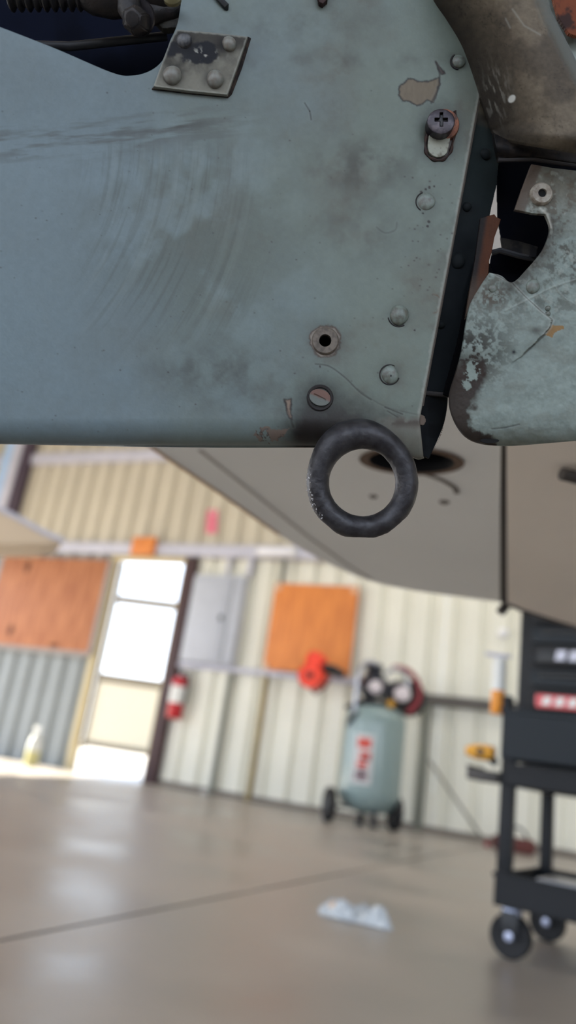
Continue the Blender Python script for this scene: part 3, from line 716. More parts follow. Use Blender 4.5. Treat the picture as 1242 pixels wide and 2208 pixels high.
SCR = [  # (polyline, width, depth, darkness)
    (curve([(680, 785), (710, 790), (745, 815), (775, 845), (800, 862)], 6), 1.5, .5, .6),
    (curve([(770, 838), (800, 860), (840, 880), (905, 895)], 6), 1.4, .3, .3),
    ([(657, 222), (668, 240), (671, 258)], 1.6, .4, .6),
    (curve([(940, 135), (948, 160), (945, 190), (930, 222)], 5), 2.0, .6, .8),
    (curve([(612, 862), (624, 895), (632, 920)], 5), 2.0, .5, .5),
    ([(830, 878), (868, 893)], 1.4, .4, .7), ([(835, 886), (858, 900)], 1.3, .4, .6),
    (curve([(812, 490), (830, 502), (852, 496), (856, 480)], 6), 1.8, .3, .3),
]
CHIP = [(862, 185), (872, 178), (882, 170), (893, 172), (905, 176), (922, 176), (932, 172), (945, 168), (948, 180), (942, 200), (934, 220), (922, 216), (912, 222), (900, 228), (885, 220), (868, 216), (860, 205)]
CHIP2 = [(614, 862), (628, 860), (626, 880), (630, 905), (622, 900)]
CHIP3 = [(550, 925), (575, 918), (590, 928), (622, 925), (606, 945), (590, 955), (565, 952), (545, 940)]
CHIP4 = [(940, 132), (952, 150), (958, 158), (950, 160), (944, 148)]
rs = np.random.RandomState(5)
SPK = [(rs.uniform(0, 1000), rs.uniform(180, 950), rs.uniform(1.0, 2.2), rs.uniform(.3, .9)) for _ in range(140)]
SPK += [(rs.uniform(860, 1000), rs.uniform(380, 640), rs.uniform(1.2, 2.8), rs.uniform(.5, 1)) for _ in range(45)]
def cskin(x, y):
    base = lin((110, 122, 114)); c = np.tile(base, (len(x), 1))
    # broad tone: cool sky cast painted in forward, browner aft
    warm = smooth(150, 900, x+(fbm(x, y, 220, 1)-.5)*500)
    c = mix(c, (109, 125, 133), (1-warm)*.9)
    c = mix(c, (70, 74, 62), .6*np.exp(-((x-430)/230)**2-((y-500)/260)**2)*smooth(.3, .6, fbm(x, y, 90, 55)))
    # blotchy film of dirt
    g1 = smooth(.45, .75, fbm(x, y, 150, 2)); g2 = smooth(.5, .72, fbm(x, y, 34, 3)); fine = fbm(x, y, 9, 4, 3)
    c = mix(c, (88, 84, 74), np.clip((.12+.34*g1+.22*g2*g1)*(.25+.75*warm), 0, 1))
    c = c*(0.93+.14*fine)[:, None]
    # wiped arcs
    r_ = np.hypot(x+250, y-300); th = np.arctan2(y-300, x+250)
    st = fbm(r_*1.0, th*30, 7, 6, 4); st2 = fbm(r_, th*34, 20, 7, 3)
    msk = smooth(120, 260, x)*smooth(640, 430, x)*smooth(280, 350, y)*smooth(790, 640, y)
    c = mix(c, (66, 68, 62), msk*smooth(.46, .70, st)*.27); c = mix(c, (146, 158, 156), msk*smooth(.58, .78, st2)*.12)
    # horizontal smear band
    yy = y+x*.09; h1 = fbm(x*.13, yy, 12, 8, 4)
    mb = np.exp(-((yy-312)/40)**2)*smooth(640, 330, x)
    c = mix(c, (66, 64, 60), mb*smooth(.42, .7, h1)*.6)
    c = mix(c, (54, 50, 48), np.exp(-((x-385)/60)**2-((yy-306)/9)**2)*.6*smooth(.3, .6, h1))
    # darker dirty areas and halos; by the ring they also paint the recess's shade
    for (cx, cy, rx, ry, k, s_) in ((790, 360, 120, 60, .55, 31), (470, 800, 150, 50, .5, 32), (560, 860, 160, 40, .35, 33), (700, 915, 90, 40, .8, 34), (800, 130, 300, 18, .35, 35), (870, 905, 60, 30, .6, 36), (450, 120, 120, 60, .35, 37), (880, 960, 60, 40, .9, 38), (640, 60, 200, 50, .3, 39), (960, 520, 60, 120, .3, 40), (790, 500, 130, 90, .25, 41)):
        n_ = fbm(x, y, 40, s_); q_ = ((x-cx)/rx)**2+((y-cy)/ry)**2
        c = mix(c, (52, 47, 42), np.clip(np.exp(-q_)*k*smooth(.25, .75, n_)*1.2, 0, .95))
    for (cx, cy, r, k) in ((690, 857, 44, .9), (700, 735, 36, .55), (950, 265, 50, .75), (945, 320, 38, .85), (918, 435, 26, .35), (860, 680, 28, .3), (840, 808, 27, .45), (988, 133, 22, .5), (665, 925, 48, 1.0), (655, 940, 34, 1.0), (760, 918, 70, .9), (690, 918, 60, .9)):
        n_ = fbm(x, y, 14, int(cx)); q_ = np.hypot(x-cx, (y-cy))/r
        c = mix(c, (30, 26, 24), np.clip(np.exp(-q_**2*1.2)*k*(.65+.7*n_), 0, .97))
    q_ = np.abs(np.hypot((x-936)*1.5, (y-654))-20+(fine-.5)*6); c = mix(c, (92, 66, 44), np.exp(-(q_/1.8)**2)*.6*smooth(930, 938, x))
    for (cx, cy, r) in ((918, 408, 3.2), (926, 404, 3.5), (936, 402, 3), (908, 414, 4), (925, 478, 4.5), (922, 488, 4), (912, 460, 3), (894, 712, 2.6), (668, 240, 2), (690, 790, 2)):
        c = mix(c, (36, 27, 24), smooth(r, r*.5, np.hypot(x-cx, y-cy)+(fine-.5)*3)*.9)
    # rusty slot surround
    q_ = np.hypot((x-948)/32, (y-295)/48); c = mix(c, (52, 34, 26), smooth(1.15, .85, q_)*.9)
    # washer mark round the open hole
    q_ = np.hypot(x-702, y-735)+(fbm(x, y, 16, 51)-.5)*16
    c = mix(c, (132, 122, 112), smooth(34, 31, q_)*.9); c = mix(c, (70, 56, 46), np.exp(-((q_-33)/2.4)**2)*.9)
    # chips and their dark outlines
    dx_ = (fbm(x, y, 10, 61)-.5)*7; dy_ = (fbm(x, y, 10, 62)-.5)*7
    for pl, col, k in ((CHIP, (106, 94, 76), 1), (CHIP2, (128, 108, 94), .9), (CHIP4, (60, 42, 36), 1)):
        ins = inside(x+dx_, y+dy_, pl); d, _, _ = pdist(x+dx_, y+dy_, pl)
        tone = np.where(ins, 1.0, 0.0)*k; c = mix(c, col, tone); c = np.where(ins[:, None], c*(0.85+.3*fbm(x*3, y, 12, 63))[:, None], c)
        c = mix(c, (26, 20, 18), np.exp(-(d/2.0)**2)*.9)
    n_ = fbm(x, y, 16, 71); ins = inside(x+dx_*2, y+dy_*2, CHIP3)
    c = mix(c, (110, 92, 82), np.where(ins, .8, 0)*(n_ > .44)); d, _, _ = pdist(x, y, CHIP3)
    c = mix(c, (60, 48, 42), np.where(ins, 1, 0)*np.exp(-((n_-.45)/.025)**2)*.9)
    for pl, wd, dp_, k in SCR:
        d, _, _ = pdist(x, y, pl, False); c = mix(c, (34, 28, 25), np.exp(-(d/wd)**2)*k)
        c = mix(c, (130, 138, 132), np.exp(-((d-2.2*wd)/wd)**2)*k*.12)
    for (cx, cy, r, k) in SPK:
        i = np.nonzero((np.abs(x-cx) < 8) & (np.abs(y-cy) < 8))[0]
        if len(i):
            kk = np.exp(-((x[i]-cx)**2+((y[i]-cy)*1.3)**2)/r**2)*k; c[i] = mix(c[i], (52, 44, 40), kk)
    # highlight along the aft edge painted in, with a brown rim line
    ex = edge_x(y)-x; c = mix(c, (150, 152, 144), smooth(9, 2, ex+(fbm(x, y, 12, 81)-.5)*8)*.55*smooth(150, 230, y))
    c = mix(c, (90, 72, 58), np.exp(-((ex-1)/1.5)**2)*.7)
    # foot of the skin below the ring: bare grey-tan
    c = mix(c, (98, 95, 86), smooth(893, 908, y+(fbm(x, y, 14, 83)-.5)*14)*smooth(800, 850, x)*.75)
    c = mix(c, (60, 48, 42), np.exp(-((y-912+ (x-830)*.0)/9)**2)*smooth(790, 830, x)*smooth(.3, .6, fbm(x, y, 20, 84))*.8)
    return c
cut = curve([(-170, -8), (0, 58), (120, 105), (240, 156), (285, 163), (325, 152), (352, 128), (366, 90), (385, 40), (400, -80)], 8)
botl = curve([(915, 988), (900, 990), (870, 978), (800, 968), (700, 965), (480, 965), (300, 963), (0, 957), (-170, 953)], 6)
right = [(1090, -80), (1035, 205), (905, 905), (913, 985)]
STEP = 1.6
holep = [(701+13*math.cos(2*math.pi*k/24), 735+13*math.sin(2*math.pi*k/24)) for k in range(24)]
slotp = [(948+22*math.cos(a)*(1), 296+ (38 if math.sin(a) > 0 else -30)*abs(math.sin(a))) for a in [2*math.pi*k/24 for k in range(24)]]
sheet('fuselage_skin', cut+right+botl, wskin, cskin, m_skin, tail, STEP, .0016, [holep])
# underside turning away
def strip_surface(name, rows, m, parent):
    bm = bmesh.new(); R_ = [[bm.verts.new(p) for p in r] for r in rows]
    for a, b in zip(R_, R_[1:]):
        for i in range(len(a)-1): bm.faces.new((a[i], a[i+1], b[i+1], b[i]))
    return bm_obj(name, bm, m, parent, True)
bx_ = [p for p in botl[::-1]]; bxa = np.array(bx_)
w0 = wskin(bxa[:, 0], bxa[:, 1])
rows = []
for dy, dw_ in ((-.3, 0.0), (-.6, -.004), (-3, -.012), (-10, -.03), (-24, -.05)):
    rows.append([tl(p[0], p[1]+dy, w0[i]+dw_) for i, p in enumerate(bx_) if p[0] < 905])
strip_surface('fuselage_underside', rows, mat('under_paint', (124, 134, 130), .35), tail)
# dark bay behind cut-out
def flat(c1, c2=None, s=40, seed=1):
    def f(x, y):
        c = np.tile(lin(c1), (len(x), 1))
        return mix(c, c2, smooth(.4, .65, fbm(x, y, s, seed))) if c2 is not None else c
    return f
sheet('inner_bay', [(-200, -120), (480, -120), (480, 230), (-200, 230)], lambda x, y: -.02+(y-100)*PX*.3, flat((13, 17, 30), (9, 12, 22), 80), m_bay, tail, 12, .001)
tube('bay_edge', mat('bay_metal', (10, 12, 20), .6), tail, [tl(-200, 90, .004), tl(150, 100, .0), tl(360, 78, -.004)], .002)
# hinge plate with rivets
PL = [(381, 64), (455, 70), (534, 79), (513, 140), (490, 204), (410, 196), (331, 186), (352, 128), (366, 92)]
def wplate(x, y): return wskin(x, y)+.0022
def cplate(x, y):
    c = np.tile(lin((122, 120, 110)), (len(x), 1)); n_ = fbm(x, y, 30, 91); n2 = fbm(x, y, 10, 92)
    c = mix(c, (44, 41, 38), smooth(190, 90, y+(n_-.5)*130)*.85); c = c*(.85+.3*n2)[:, None]
    q_ = ((x-(420+(y-115)*.5))/55)**2+((y-112)/24)**2; c = mix(c, (22, 24, 32), smooth(1.25, .7, q_+(n_-.5)*2.6)*.95)
    c = mix(c, (176, 176, 168), smooth(.62, .7, fbm(x, y, 12, 93))*np.exp(-(((x-420)/50)**2+((y-118)/12)**2))*.9)
    for (cx, cy, r) in ((397, 90, 24), (484, 97, 26), (378, 160, 24), (458, 168, 22)):
        c = mix(c, (26, 23, 24), np.exp(-(((x-cx)**2+(y-cy)**2)/r**2)*1.3)*.9)
    d, _, _ = pdist(x, y, PL); c = mix(c, (160, 162, 154), smooth(5, 1, d+(n2-.5)*5)*.5)
    return c
plate = sheet('hinge_plate', PL, wplate, cplate, m_rough, tail, 1.6, .0022)
# black sealant line round the plate
SL = [(331, 187), (327, 192), (410, 202), (492, 210), (500, 202), (522, 145), (541, 82), (534, 79), (513, 140), (490, 204), (410, 196)]
sheet('sealant_bead', SL, lambda x, y: wskin(x, y)+.0005, flat((34, 30, 30), (60, 50, 44), 14), m_dark, tail, 1.6, .001)
def W1(x, y): return float(wskin(np.array([float(x)]), np.array([float(y)]))[0])
def rivet(px, py, r, dh, m, parent, hole=False, base=None, name='rivet', irr=.04):
    R_ = r*PX; prof = [(0, dh)] if not hole else [(R_*.12, dh*.5), (R_*.16, dh)]
    for k in range(1, 7):
        t = k/6*math.pi/2; prof.append((R_*math.sin(t), dh*math.cos(t)))
    prof.append((R_, -.001))
    bm = bmesh.new(); a_lathe(bm, prof, 28)
    for v in bm.verts:
        a = math.atan2(v.co.y, v.co.x); f = 1+irr*math.sin(2*a+px)+irr*.6*math.sin(3*a+py); v.co.x *= f; v.co.y *= f
    o = bm_obj(name, bm, m, parent, True); o.location = tl(px, py, (W1(px, py) if base is None else base)); return o
m_riv = mat('rivet_paint', (108, 118, 111), .38, c2=(84, 84, 76), vscale=350, bump=.00008, bscale=1500)
m_riv2 = mat('rivet_plate', (118, 120, 114), .4, c2=(104, 98, 90), vscale=350, bump=.0001, bscale=1500)
m_riv3 = mat('rivet_dark', (52, 54, 60), .45, c2=(90, 90, 92), vscale=500, bump=.0001, bscale=1500)
for (px, py, r, dh, m) in ((397, 88, 15, .0022, m_riv3), (494, 95, 15, .0024, m_riv2), (371, 163, 19, .0030, m_riv2), (464, 171, 18, .0028, m_riv2)):
    rivet(px, py, r, dh, m, plate, base=W1(px, py)+.0022)
rivet(988, 133, 15, .0018, m_riv, tail); rivet(918, 435, 20, .0012, m_riv, tail)
rivet(860, 680, 22, .0028, m_riv, tail); rv = rivet(840, 808, 20, .0016, m_riv, tail)
lathe('centre_dimple', m_black, tail, [(0, .0001), (.0004, .0001), (.0005, 0)], 10, None, tl(843, 810, W1(843, 810)+.0017))
def ringmark(px, py, r, wd, m, name, a0=0, a1=360):
    pts = [tl(px+r*math.cos(math.radians(a)), py+r*math.sin(math.radians(a)), W1(px+r*math.cos(math.radians(a)), py+r*math.sin(math.radians(a)))+.0001) for a in np.linspace(a0, a1, 40)]
    return tube(name, m, tail, pts, wd*PX, 6)
m_grm = mat('grime_black', (34, 30, 30), .8)
ringmark(840, 808, 21, 1.6, m_grm, 'dark_arc', 20, 300); ringmark(860, 681, 23, 1.5, m_grm, 'dark_arc', 60, 170)  # dark arcs along the rivets' rims
ringmark(988, 133, 16, 2.2, m_grm, 'dark_arc', 90, 240); ringmark(918, 435, 21, 1.4, m_grm, 'dark_arc', 120, 250)
ringmark(371, 163, 19, .1, m_grm, 'dark_arc', 60, 170)
# flush screw with rusty slot
fs_ = sheet('flush_screw', [(690+23*math.cos(2*math.pi*k/28), 857+18*math.sin(2*math.pi*k/28)+0.12*23*math.cos(2*math.pi*k/28)) for k in range(28)],
      lambda x, y: wskin(x, y)+.0011-np.where((np.abs((x-690)*.5-(y-857)) < 2) & (np.abs(x-690) < 13), .0005, 0), 
      lambda x, y: mix(np.tile(lin((112, 88, 80)), (len(x), 1)), (104, 108, 104), smooth(-3, 4, (y-857)-(x-690)*.35+(fbm(x, y, 8, 4)-.5)*8)), m_rough, tail, 1.2, .0014)
ringmark(690, 858, 25, 4.0, m_grm, 'sealant_ring')
# open hole: washer and dark bore
lathe('washer', mat('washer_tan', (104, 94, 84), .6, c2=(74, 66, 58), vscale=400, bump=.0001, bscale=900), tail, [(.00285, -.001), (.0029, .0009), (.0058, .0009), (.0064, .0002), (.0064, -.001)], 36, None, tl(701, 735, W1(701, 735)+.0008))
lathe('bore', mat('bore_black', (4, 4, 6), .9), tail, [(.0031, .0006), (.003, -.012), (0, -.012)], 24, None, tl(701, 735, W1(701, 735)))
# pan screw standing in its slot
scx, scy = 951, 262
def shead(x, y):
    r_ = np.hypot(x-scx, y-scy)/30; dome = .0064+.0012*np.sqrt(np.clip(1.02-r_**2, 0, 1))
    sl = ((np.abs((x-scx-1)) < 3.4) & (np.abs(y-scy+4) < 15)) | ((np.abs(y-scy+4) < 3.2) & (np.abs(x-scx-1) < 14))
    return W1(950, 270)+dome-np.where(sl, .0014, 0)
def chead(x, y):
    c = np.tile(lin((50, 44, 50)), (len(x), 1)); c = mix(c, (92, 84, 88), smooth(.45, .75, fbm(x, y, 12, 14))*.6)
    return mix(c, (12, 10, 12), (((np.abs((x-scx-1)) < 3.6) & (np.abs(y-scy+4) < 15)) | ((np.abs(y-scy+4) < 3.4) & (np.abs(x-scx-1) < 14)))*.9)
sheet('screw_head', [(scx+30*math.cos(a), scy+27*math.sin(a)) for a in np.linspace(0, 2*math.pi, 40)[:-1]], shead, chead, mat('blued_steel', (0, 0, 0), .35, metal=.4, vcol=True, bump=.0001, bscale=900), tail, 1.0, .0056)
lathe('screw_washer', mat('rust', (140, 84, 58), .7, c2=(70, 44, 36), vscale=500), tail, [(0, .0012), (.0072, .0012), (.0076, .0004), (.0076, -.001)], 32, None, tl(956, 270, W1(956, 270)))
CL = curve([(925, 292), (923, 312), (926, 328), (937, 337), (950, 338), (963, 330), (968, 312), (972, 290)], 5)
sheet('retaining_clip', CL, lambda x, y: wskin(x, y)+.0016+.0004*np.sin((y-290)*.08), flat((156, 158, 146), (118, 116, 106), 12, 15), m_rough, tail, 1.3, .0016)
ringpts = curve([(921, 290), (917, 315), (922, 335), (938, 345), (955, 344), (970, 330), (976, 308), (980, 285), (986, 262), (980, 240)], 5)
tube('slot_edge', mat('rust_dark', (58, 36, 28), .8, c2=(30, 22, 22), vscale=400), tail, [tl(x, y, W1(x, y)+.0002) for x, y in ringpts], [.0007+.0003*math.sin(i) for i in range(len(ringpts))], 8)

# --- bulkhead flange between skin and rudder
def wbulk(x, y): return -.011-(1035-x)*0+(y-500)*PX*-.02-((x-edge_x(y))*PX*.30)
BK = [(1000, 120), (1040, 150), (1062, 225), (1077, 335), (1071, 400), (1056, 465), (1038, 555), (1012, 650), (990, 745), (966, 850), (940, 856), (880, 850), (880, 700), (960, 400)]
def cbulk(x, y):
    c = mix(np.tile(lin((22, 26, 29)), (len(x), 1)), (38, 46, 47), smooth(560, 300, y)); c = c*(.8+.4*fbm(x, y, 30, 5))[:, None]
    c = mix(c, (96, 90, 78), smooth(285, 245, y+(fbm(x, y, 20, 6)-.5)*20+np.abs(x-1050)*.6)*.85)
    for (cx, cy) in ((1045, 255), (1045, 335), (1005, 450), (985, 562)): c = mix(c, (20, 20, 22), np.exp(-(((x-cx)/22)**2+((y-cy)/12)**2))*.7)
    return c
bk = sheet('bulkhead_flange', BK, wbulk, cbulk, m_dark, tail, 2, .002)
def Wb(x, y): return float(wbulk(np.array([float(x)]), np.array([float(y)]))[0])
m_bk = mat('bulk_rivet', (20, 24, 26), .6, spec=.1)
for (px, py, r) in ((1046, 332, 13), (1006, 446, 11), (986, 562, 18), (950, 700, 10)): rivet(px, py, r, .0014, m_bk, bk, base=Wb(px, py))
TP = curve([(966, 852), (964, 880), (957, 915), (943, 950), (925, 989)], 6)+[(912, 984), (900, 930), (895, 870), (900, 850)]
tp_ = sheet('flange_tip', TP, lambda x, y: wbulk(x, y)+.0015-np.clip(x-925, 0, 60)*PX*.4, flat((18, 21, 24), (13, 15, 18), 30, 8), m_dark, tail, 2, .002)
sheet('tip_chip', [(905, 893), (916, 898), (919, 908), (914, 918), (905, 916)], lambda x, y: wbulk(x, y)+.002, flat((112, 98, 88)), m_rough, tail, 2, .0008)
sheet('tip_wear', curve([(926, 989), (944, 952), (956, 920), (950, 940), (936, 968)], 4), lambda x, y: wbulk(x, y)+.0026-np.clip(x-925, 0, 60)*PX*.4, flat((120, 100, 92), (80, 70, 66), 10), m_rough, tail, 1.5, .0008)
tube('joint_gap', m_grm, tail, [tl(895, 846, Wb(900, 846)+.0024), tl(967, 852, Wb(966, 852)+.0014)], .0012, 8)
tube('edge_bead', mat('lit_edge_tan2', (70, 62, 54), .7), tail, [tl(edge_x(np.array(float(y)))+.5, y, W1(float(edge_x(np.array(float(y)))), y)-.0012) for y in range(215, 905, 30)], .0006, 6)

sheet('gap_dark', [(1052, 560), (1068, 596), (1036, 660), (1016, 720), (1004, 770), (992, 815), (976, 858), (955, 852), (985, 745), (1005, 650), (1030, 560)], lambda x, y: -.012+0*x, flat((8, 8, 10)), m_bay, tail, 3, .001)  # black sheet painted in for the dark gap before the rudder
# --- curved fairing upper right
FE = curve([(880, -90), (918, 0), (955, 50), (990, 100), (1014, 150), (1035, 205), (1050, 250), (1064, 285), (1090, 300), (1130, 308), (1180, 316), (1300, 336)], 6)
FP = FE+[(1300, 300), (1270, 180), (1242, 130), (1215, 75), (1190, 28), (1150, -90)]
FR = [(1300, 240), (1242, 130), (1190, 28), (1150, -90)]
FLft = FE[:42]
def wfair(x, y):
    d, _, _ = pdist(x, y, FLft, False); dr_, _, _ = pdist(x, y, FR, False); s_ = np.clip(d/170, 0, 1)
    wz = -.006+.034*np.sin(s_*math.pi/2)
    wz = wz-.008*smooth(26, 0, dr_)
    wz = wz-.010*smooth(275, 340, y-(x-1060)*.09)
    return wz+.0006*(fbm(x, y, 70, 5)-.5)
def cfair(x, y):
    c = np.tile(lin((104, 94, 80)), (len(x), 1)); n_ = fbm(x, y, 60, 101); n2 = fbm(x, y, 7, 102, 3)
    c = mix(c, (52, 46, 40), smooth(.35, .7, n_)*.6); c = c*(.75+.5*n2)[:, None]
    dl, _, _ = pdist(x, y, FLft, False); c = mix(c, (30, 28, 28), smooth(120, 5, dl+(n_-.5)*50)*.8); c = mix(c, (34, 30, 26), smooth(.6, .8, fbm(x, y, 4, 107, 4))*smooth(.4, .6, fbm(x, y, 45, 108))*.5)  # left edge darkened in colour for shade where it curves away; dark flecks
    d, _, _ = pdist(x, y, FR, False); c = mix(c, (106, 112, 110), smooth(34, 10, d+(n2-.5)*8)*.7)  # highlight along the right ridge painted into the colour
    st = fbm((x+y)*.2, x-y*.3, 7, 103, 3); m_ = np.exp(-(((x-1068)/26)**2+((y-200)/50)**2)); c = mix(c, (140, 138, 130), m_*smooth(.5, .7, st)*.7)
    q_ = ((x-1103-(215-y)*.3)/8)**2+((y-213)/9)**2; c = mix(c, (196, 196, 190), smooth(1.2, .6, q_))
    for pl in ([(1105, 20), (1130, 55), (1165, 75)], [(1090, 40), (1100, 60)]):
        d, _, _ = pdist(x, y, pl, False); c = mix(c, (140, 138, 130), np.exp(-(d/2)**2)*.5)
    return c
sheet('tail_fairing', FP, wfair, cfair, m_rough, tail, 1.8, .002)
LIP = [(1064, 286), (1090, 300), (1130, 308), (1180, 316), (1300, 336), (1300, 362), (1242, 352), (1160, 340), (1110, 338), (1076, 346), (1072, 330)]
sheet('fairing_lip', LIP, lambda x, y: .001+.003*np.sin(np.clip((y-286-(x-1064)*.2)/50, 0, 1)*math.pi), flat((34, 29, 26), (18, 16, 17), 14, 7), m_rough, tail, 1.8, .003)
# top-right rusty bracket
sheet('rusty_bracket', [(1178, -60), (1300, -60), (1300, 60), (1242, 78), (1226, 72), (1205, 40)], lambda x, y: -.004+0*x, flat((112, 58, 34), (50, 30, 26), 24, 8), m_rough, tail, 2, .002)
sheet('pale_backing', [(1150, -80), (1330, -80), (1330, 320), (1180, 320), (1200, 60)], lambda x, y: -.012+0*x, flat((150, 160, 156), (120, 126, 120), 20, 9), m_rough, tail, 4, .001)

# --- rudder
RU = [(1146, 354), (1190, 362), (1330, 378), (1330, 942)]+curve([(1242, 950), (1170, 956), (1100, 961), (1040, 957), (1003, 940), (978, 902), (969, 855), (984, 800), (996, 755), (1012, 664), (1034, 620), (1055, 588)], 6)+curve([(1055, 588), (1080, 594), (1105, 609), (1138, 578), (1168, 542), (1182, 512), (1186, 488), (1176, 462)], 5)+[(1150, 460), (1110, 452), (1125, 408)]
TORN = [(1040, 560), (1062, 588), (1105, 611), (1135, 642), (1168, 672), (1192, 690), (1186, 706), (1172, 722), (1130, 762), (1060, 820), (960, 880), (960, 700), (1012, 640)]
RL = [(969, 870), (984, 800), (996, 755), (1012, 664), (1055, 588)]
def wrud(x, y):
    wz = .004-(x-1100)*PX*-.05
    s_ = np.clip((y-885+(1240-x)*.03)/78, 0, .995); wz = wz-.014*(1-np.sqrt(1-s_*s_))
    q_ = np.clip((1040-x+np.clip((y-660), -200, 0)*-.15)/76, 0, .995); wz = wz-.012*(1-np.sqrt(1-q_*q_))*smooth(560, 680, y)
    ins = inside(x+(fbm(x, y, 14, 3)-.5)*8, y, TORN); wz = wz+np.where(ins, .0014, 0)*smooth(800, 735, y)
    wz = wz+.0009*(fbm(x, y, 55, 111)-.5)*2+.0003*(fbm(x, y, 10, 112)-.5)*smooth(760, 600, y)
    for pl, wd, dep in RSC:
        d, _, _ = pdist(x, y, pl, False); wz = wz+dep*PX*np.exp(-(d/wd)**2)
    return wz
RSC = [(curve([(1090, 670), (1130, 650), (1190, 620), (1250, 600)], 5), 2.2, 1.5), (curve([(1130, 764), (1150, 745), (1176, 722)], 4), 1.3, -1.5), (curve([(1185, 600), (1215, 640), (1250, 660)], 4), 2, 1.2), (curve([(1060, 925), (1090, 922), (1120, 915)], 4), 1.4, -1)]
def crud(x, y):
    c = np.tile(lin((128, 139, 134)), (len(x), 1)); n_ = fbm(x, y, 60, 121); n2 = fbm(x, y, 22, 122); n3 = fbm(x, y, 7, 123, 3)
    up = smooth(760, 520, y+(n_-.5)*120-(x-1100)*.15)
    c = mix(c, (54, 47, 40), np.clip((up*.9+.08)*smooth(.40, .60, n2*.6+n3*.4)*.8, 0, 1)); c = mix(c, (100, 92, 80), smooth(520, 400, y)*.7)
    c = mix(c, (160, 166, 158), up*smooth(.56, .72, fbm(x, y, 11, 124))*.4); c = c*(.78+.44*n3)[:, None]
    c = mix(c, (108, 110, 102), smooth(.5, .7, fbm(x, y*2, 70, 125))*.35)
    q_ = ((x-1020)/70)**2+((y-755)/65)**2; c = mix(c, (34, 25, 19), np.exp(-q_*.8)*smooth(.40, .56, n3*.6+n2*.4)*.95)
    q_ = ((x-1060)/40)**2+((y-640)/30)**2; c = mix(c, (70, 56, 46), np.exp(-q_)*smooth(.42, .6, n3)*.8)
    # bare brown leading edge with ragged paint margin
    d, _, _ = pdist(x, y, RL+[(972, 900), (985, 925), (1010, 945), (1050, 958)], False)
    wdt = 14+30*smooth(740, 800, y)*smooth(960, 860, y)
    edge_m = smooth(1.2, .8, (d+(fbm(x, y, 18, 126)-.5)*30)/wdt)*smooth(740, 800, y)
    c = mix(c, (44, 31, 26), edge_m*.92)
    c = mix(c, (128, 140, 134), smooth(3, 0, np.minimum(np.hypot((x-1007), (y-832))-7, np.hypot((x-1018), (y-800)*.7)-12)+(n3-.5)*22)*.9)
    c = mix(c, (66, 44, 28), smooth(680, 600, y)*smooth(1062, 1035, x+(y-590)*.5)*.9)
    # chip and crack
    ch = [(1175, 722), (1190, 700), (1215, 702), (1216, 710), (1200, 716), (1190, 727)]
    ins = inside(x+(n3-.5)*5, y+(n3-.5)*5, ch); c = mix(c, (134, 104, 66), np.where(ins, .95, 0))
    d, _, _ = pdist(x, y, TORN[1:8], False); c = mix(c, (196, 200, 194), np.exp(-((d-1.5)/2.5)**2)*.25); c = mix(c, (60, 50, 44), np.exp(-(d/1.2)**2)*.6)
    for pl, wd, dep in RSC:
        d, _, _ = pdist(x, y, pl, False); c = mix(c, (150, 156, 150) if dep > 0 else (50, 42, 38), np.exp(-(d/wd)**2)*(.35 if dep > 0 else .6))
    d, _, _ = pdist(x, y, [(1186, 488), (1168, 542), (1105, 609)], False); c = mix(c, (52, 44, 38), smooth(40, 0, d+(n2-.5)*60)*.7)
    q_ = ((x-1157)/14)**2+((y-712)/9)**2; c = mix(c, (66, 62, 58), np.exp(-q_)*.7)
    q_ = ((x-1108)/4)**2+((y-759)/4)**2; c = mix(c, (30, 30, 36), np.exp(-q_))
    # left flange strip of the upper plate, darker
    fx = (x-1146)+(y-354)*.367; c = mix(c, (84, 74, 66), smooth(26, 20, fx)*smooth(470, 455, y)*.8)
    d, _, _ = pdist(x, y, [(1166, 450), (1180, 462), (1188, 490)], False); c = mix(c, (180, 178, 168), np.exp(-(d/3)**2)*.6)
    return c
rud = sheet('rudder', RU, wrud, crud, m_rough, tail, STEP, .002)
def Wr(x, y): return float(wrud(np.array([float(x)]), np.array([float(y)]))[0])
lathe('grommet', mat('grommet_grey', (150, 144, 132), .5, c2=(112, 100, 88), vscale=350, bump=.0002, bscale=900), rud, [(.0018, .0004), (.002, .0018), (.0044, .0016), (.0052, .0008), (.0054, -.0005)], 32, None, tl(1167, 419, Wr(1167, 419)+.0002))
lathe('grommet_bore', mat('bore_black', (0, 0, 0)), rud, [(.002, .001), (.0012, .0006), (0, .0003)], 20, None, tl(1167, 419, Wr(1167, 419)+.0002))
lathe('drain_hole', mat('bore_black', (0, 0, 0)), rud, [(0, .0), (.0042, 0.0), (.0046, -.0006)], 24, Matrix.Scale(.28, 4, (0, 1, 0)), tl(1056, 950, Wr(1056, 950)+.0014))
for (px, py, r, dh) in ((1149, 618, 15, .0012), (1181, 665, 6, .0010), (1181, 677, 6, .0010), (1063, 622, 9, .0008)):
    rivet(px, py, r, dh, m_riv, rud, base=Wr(px, py))
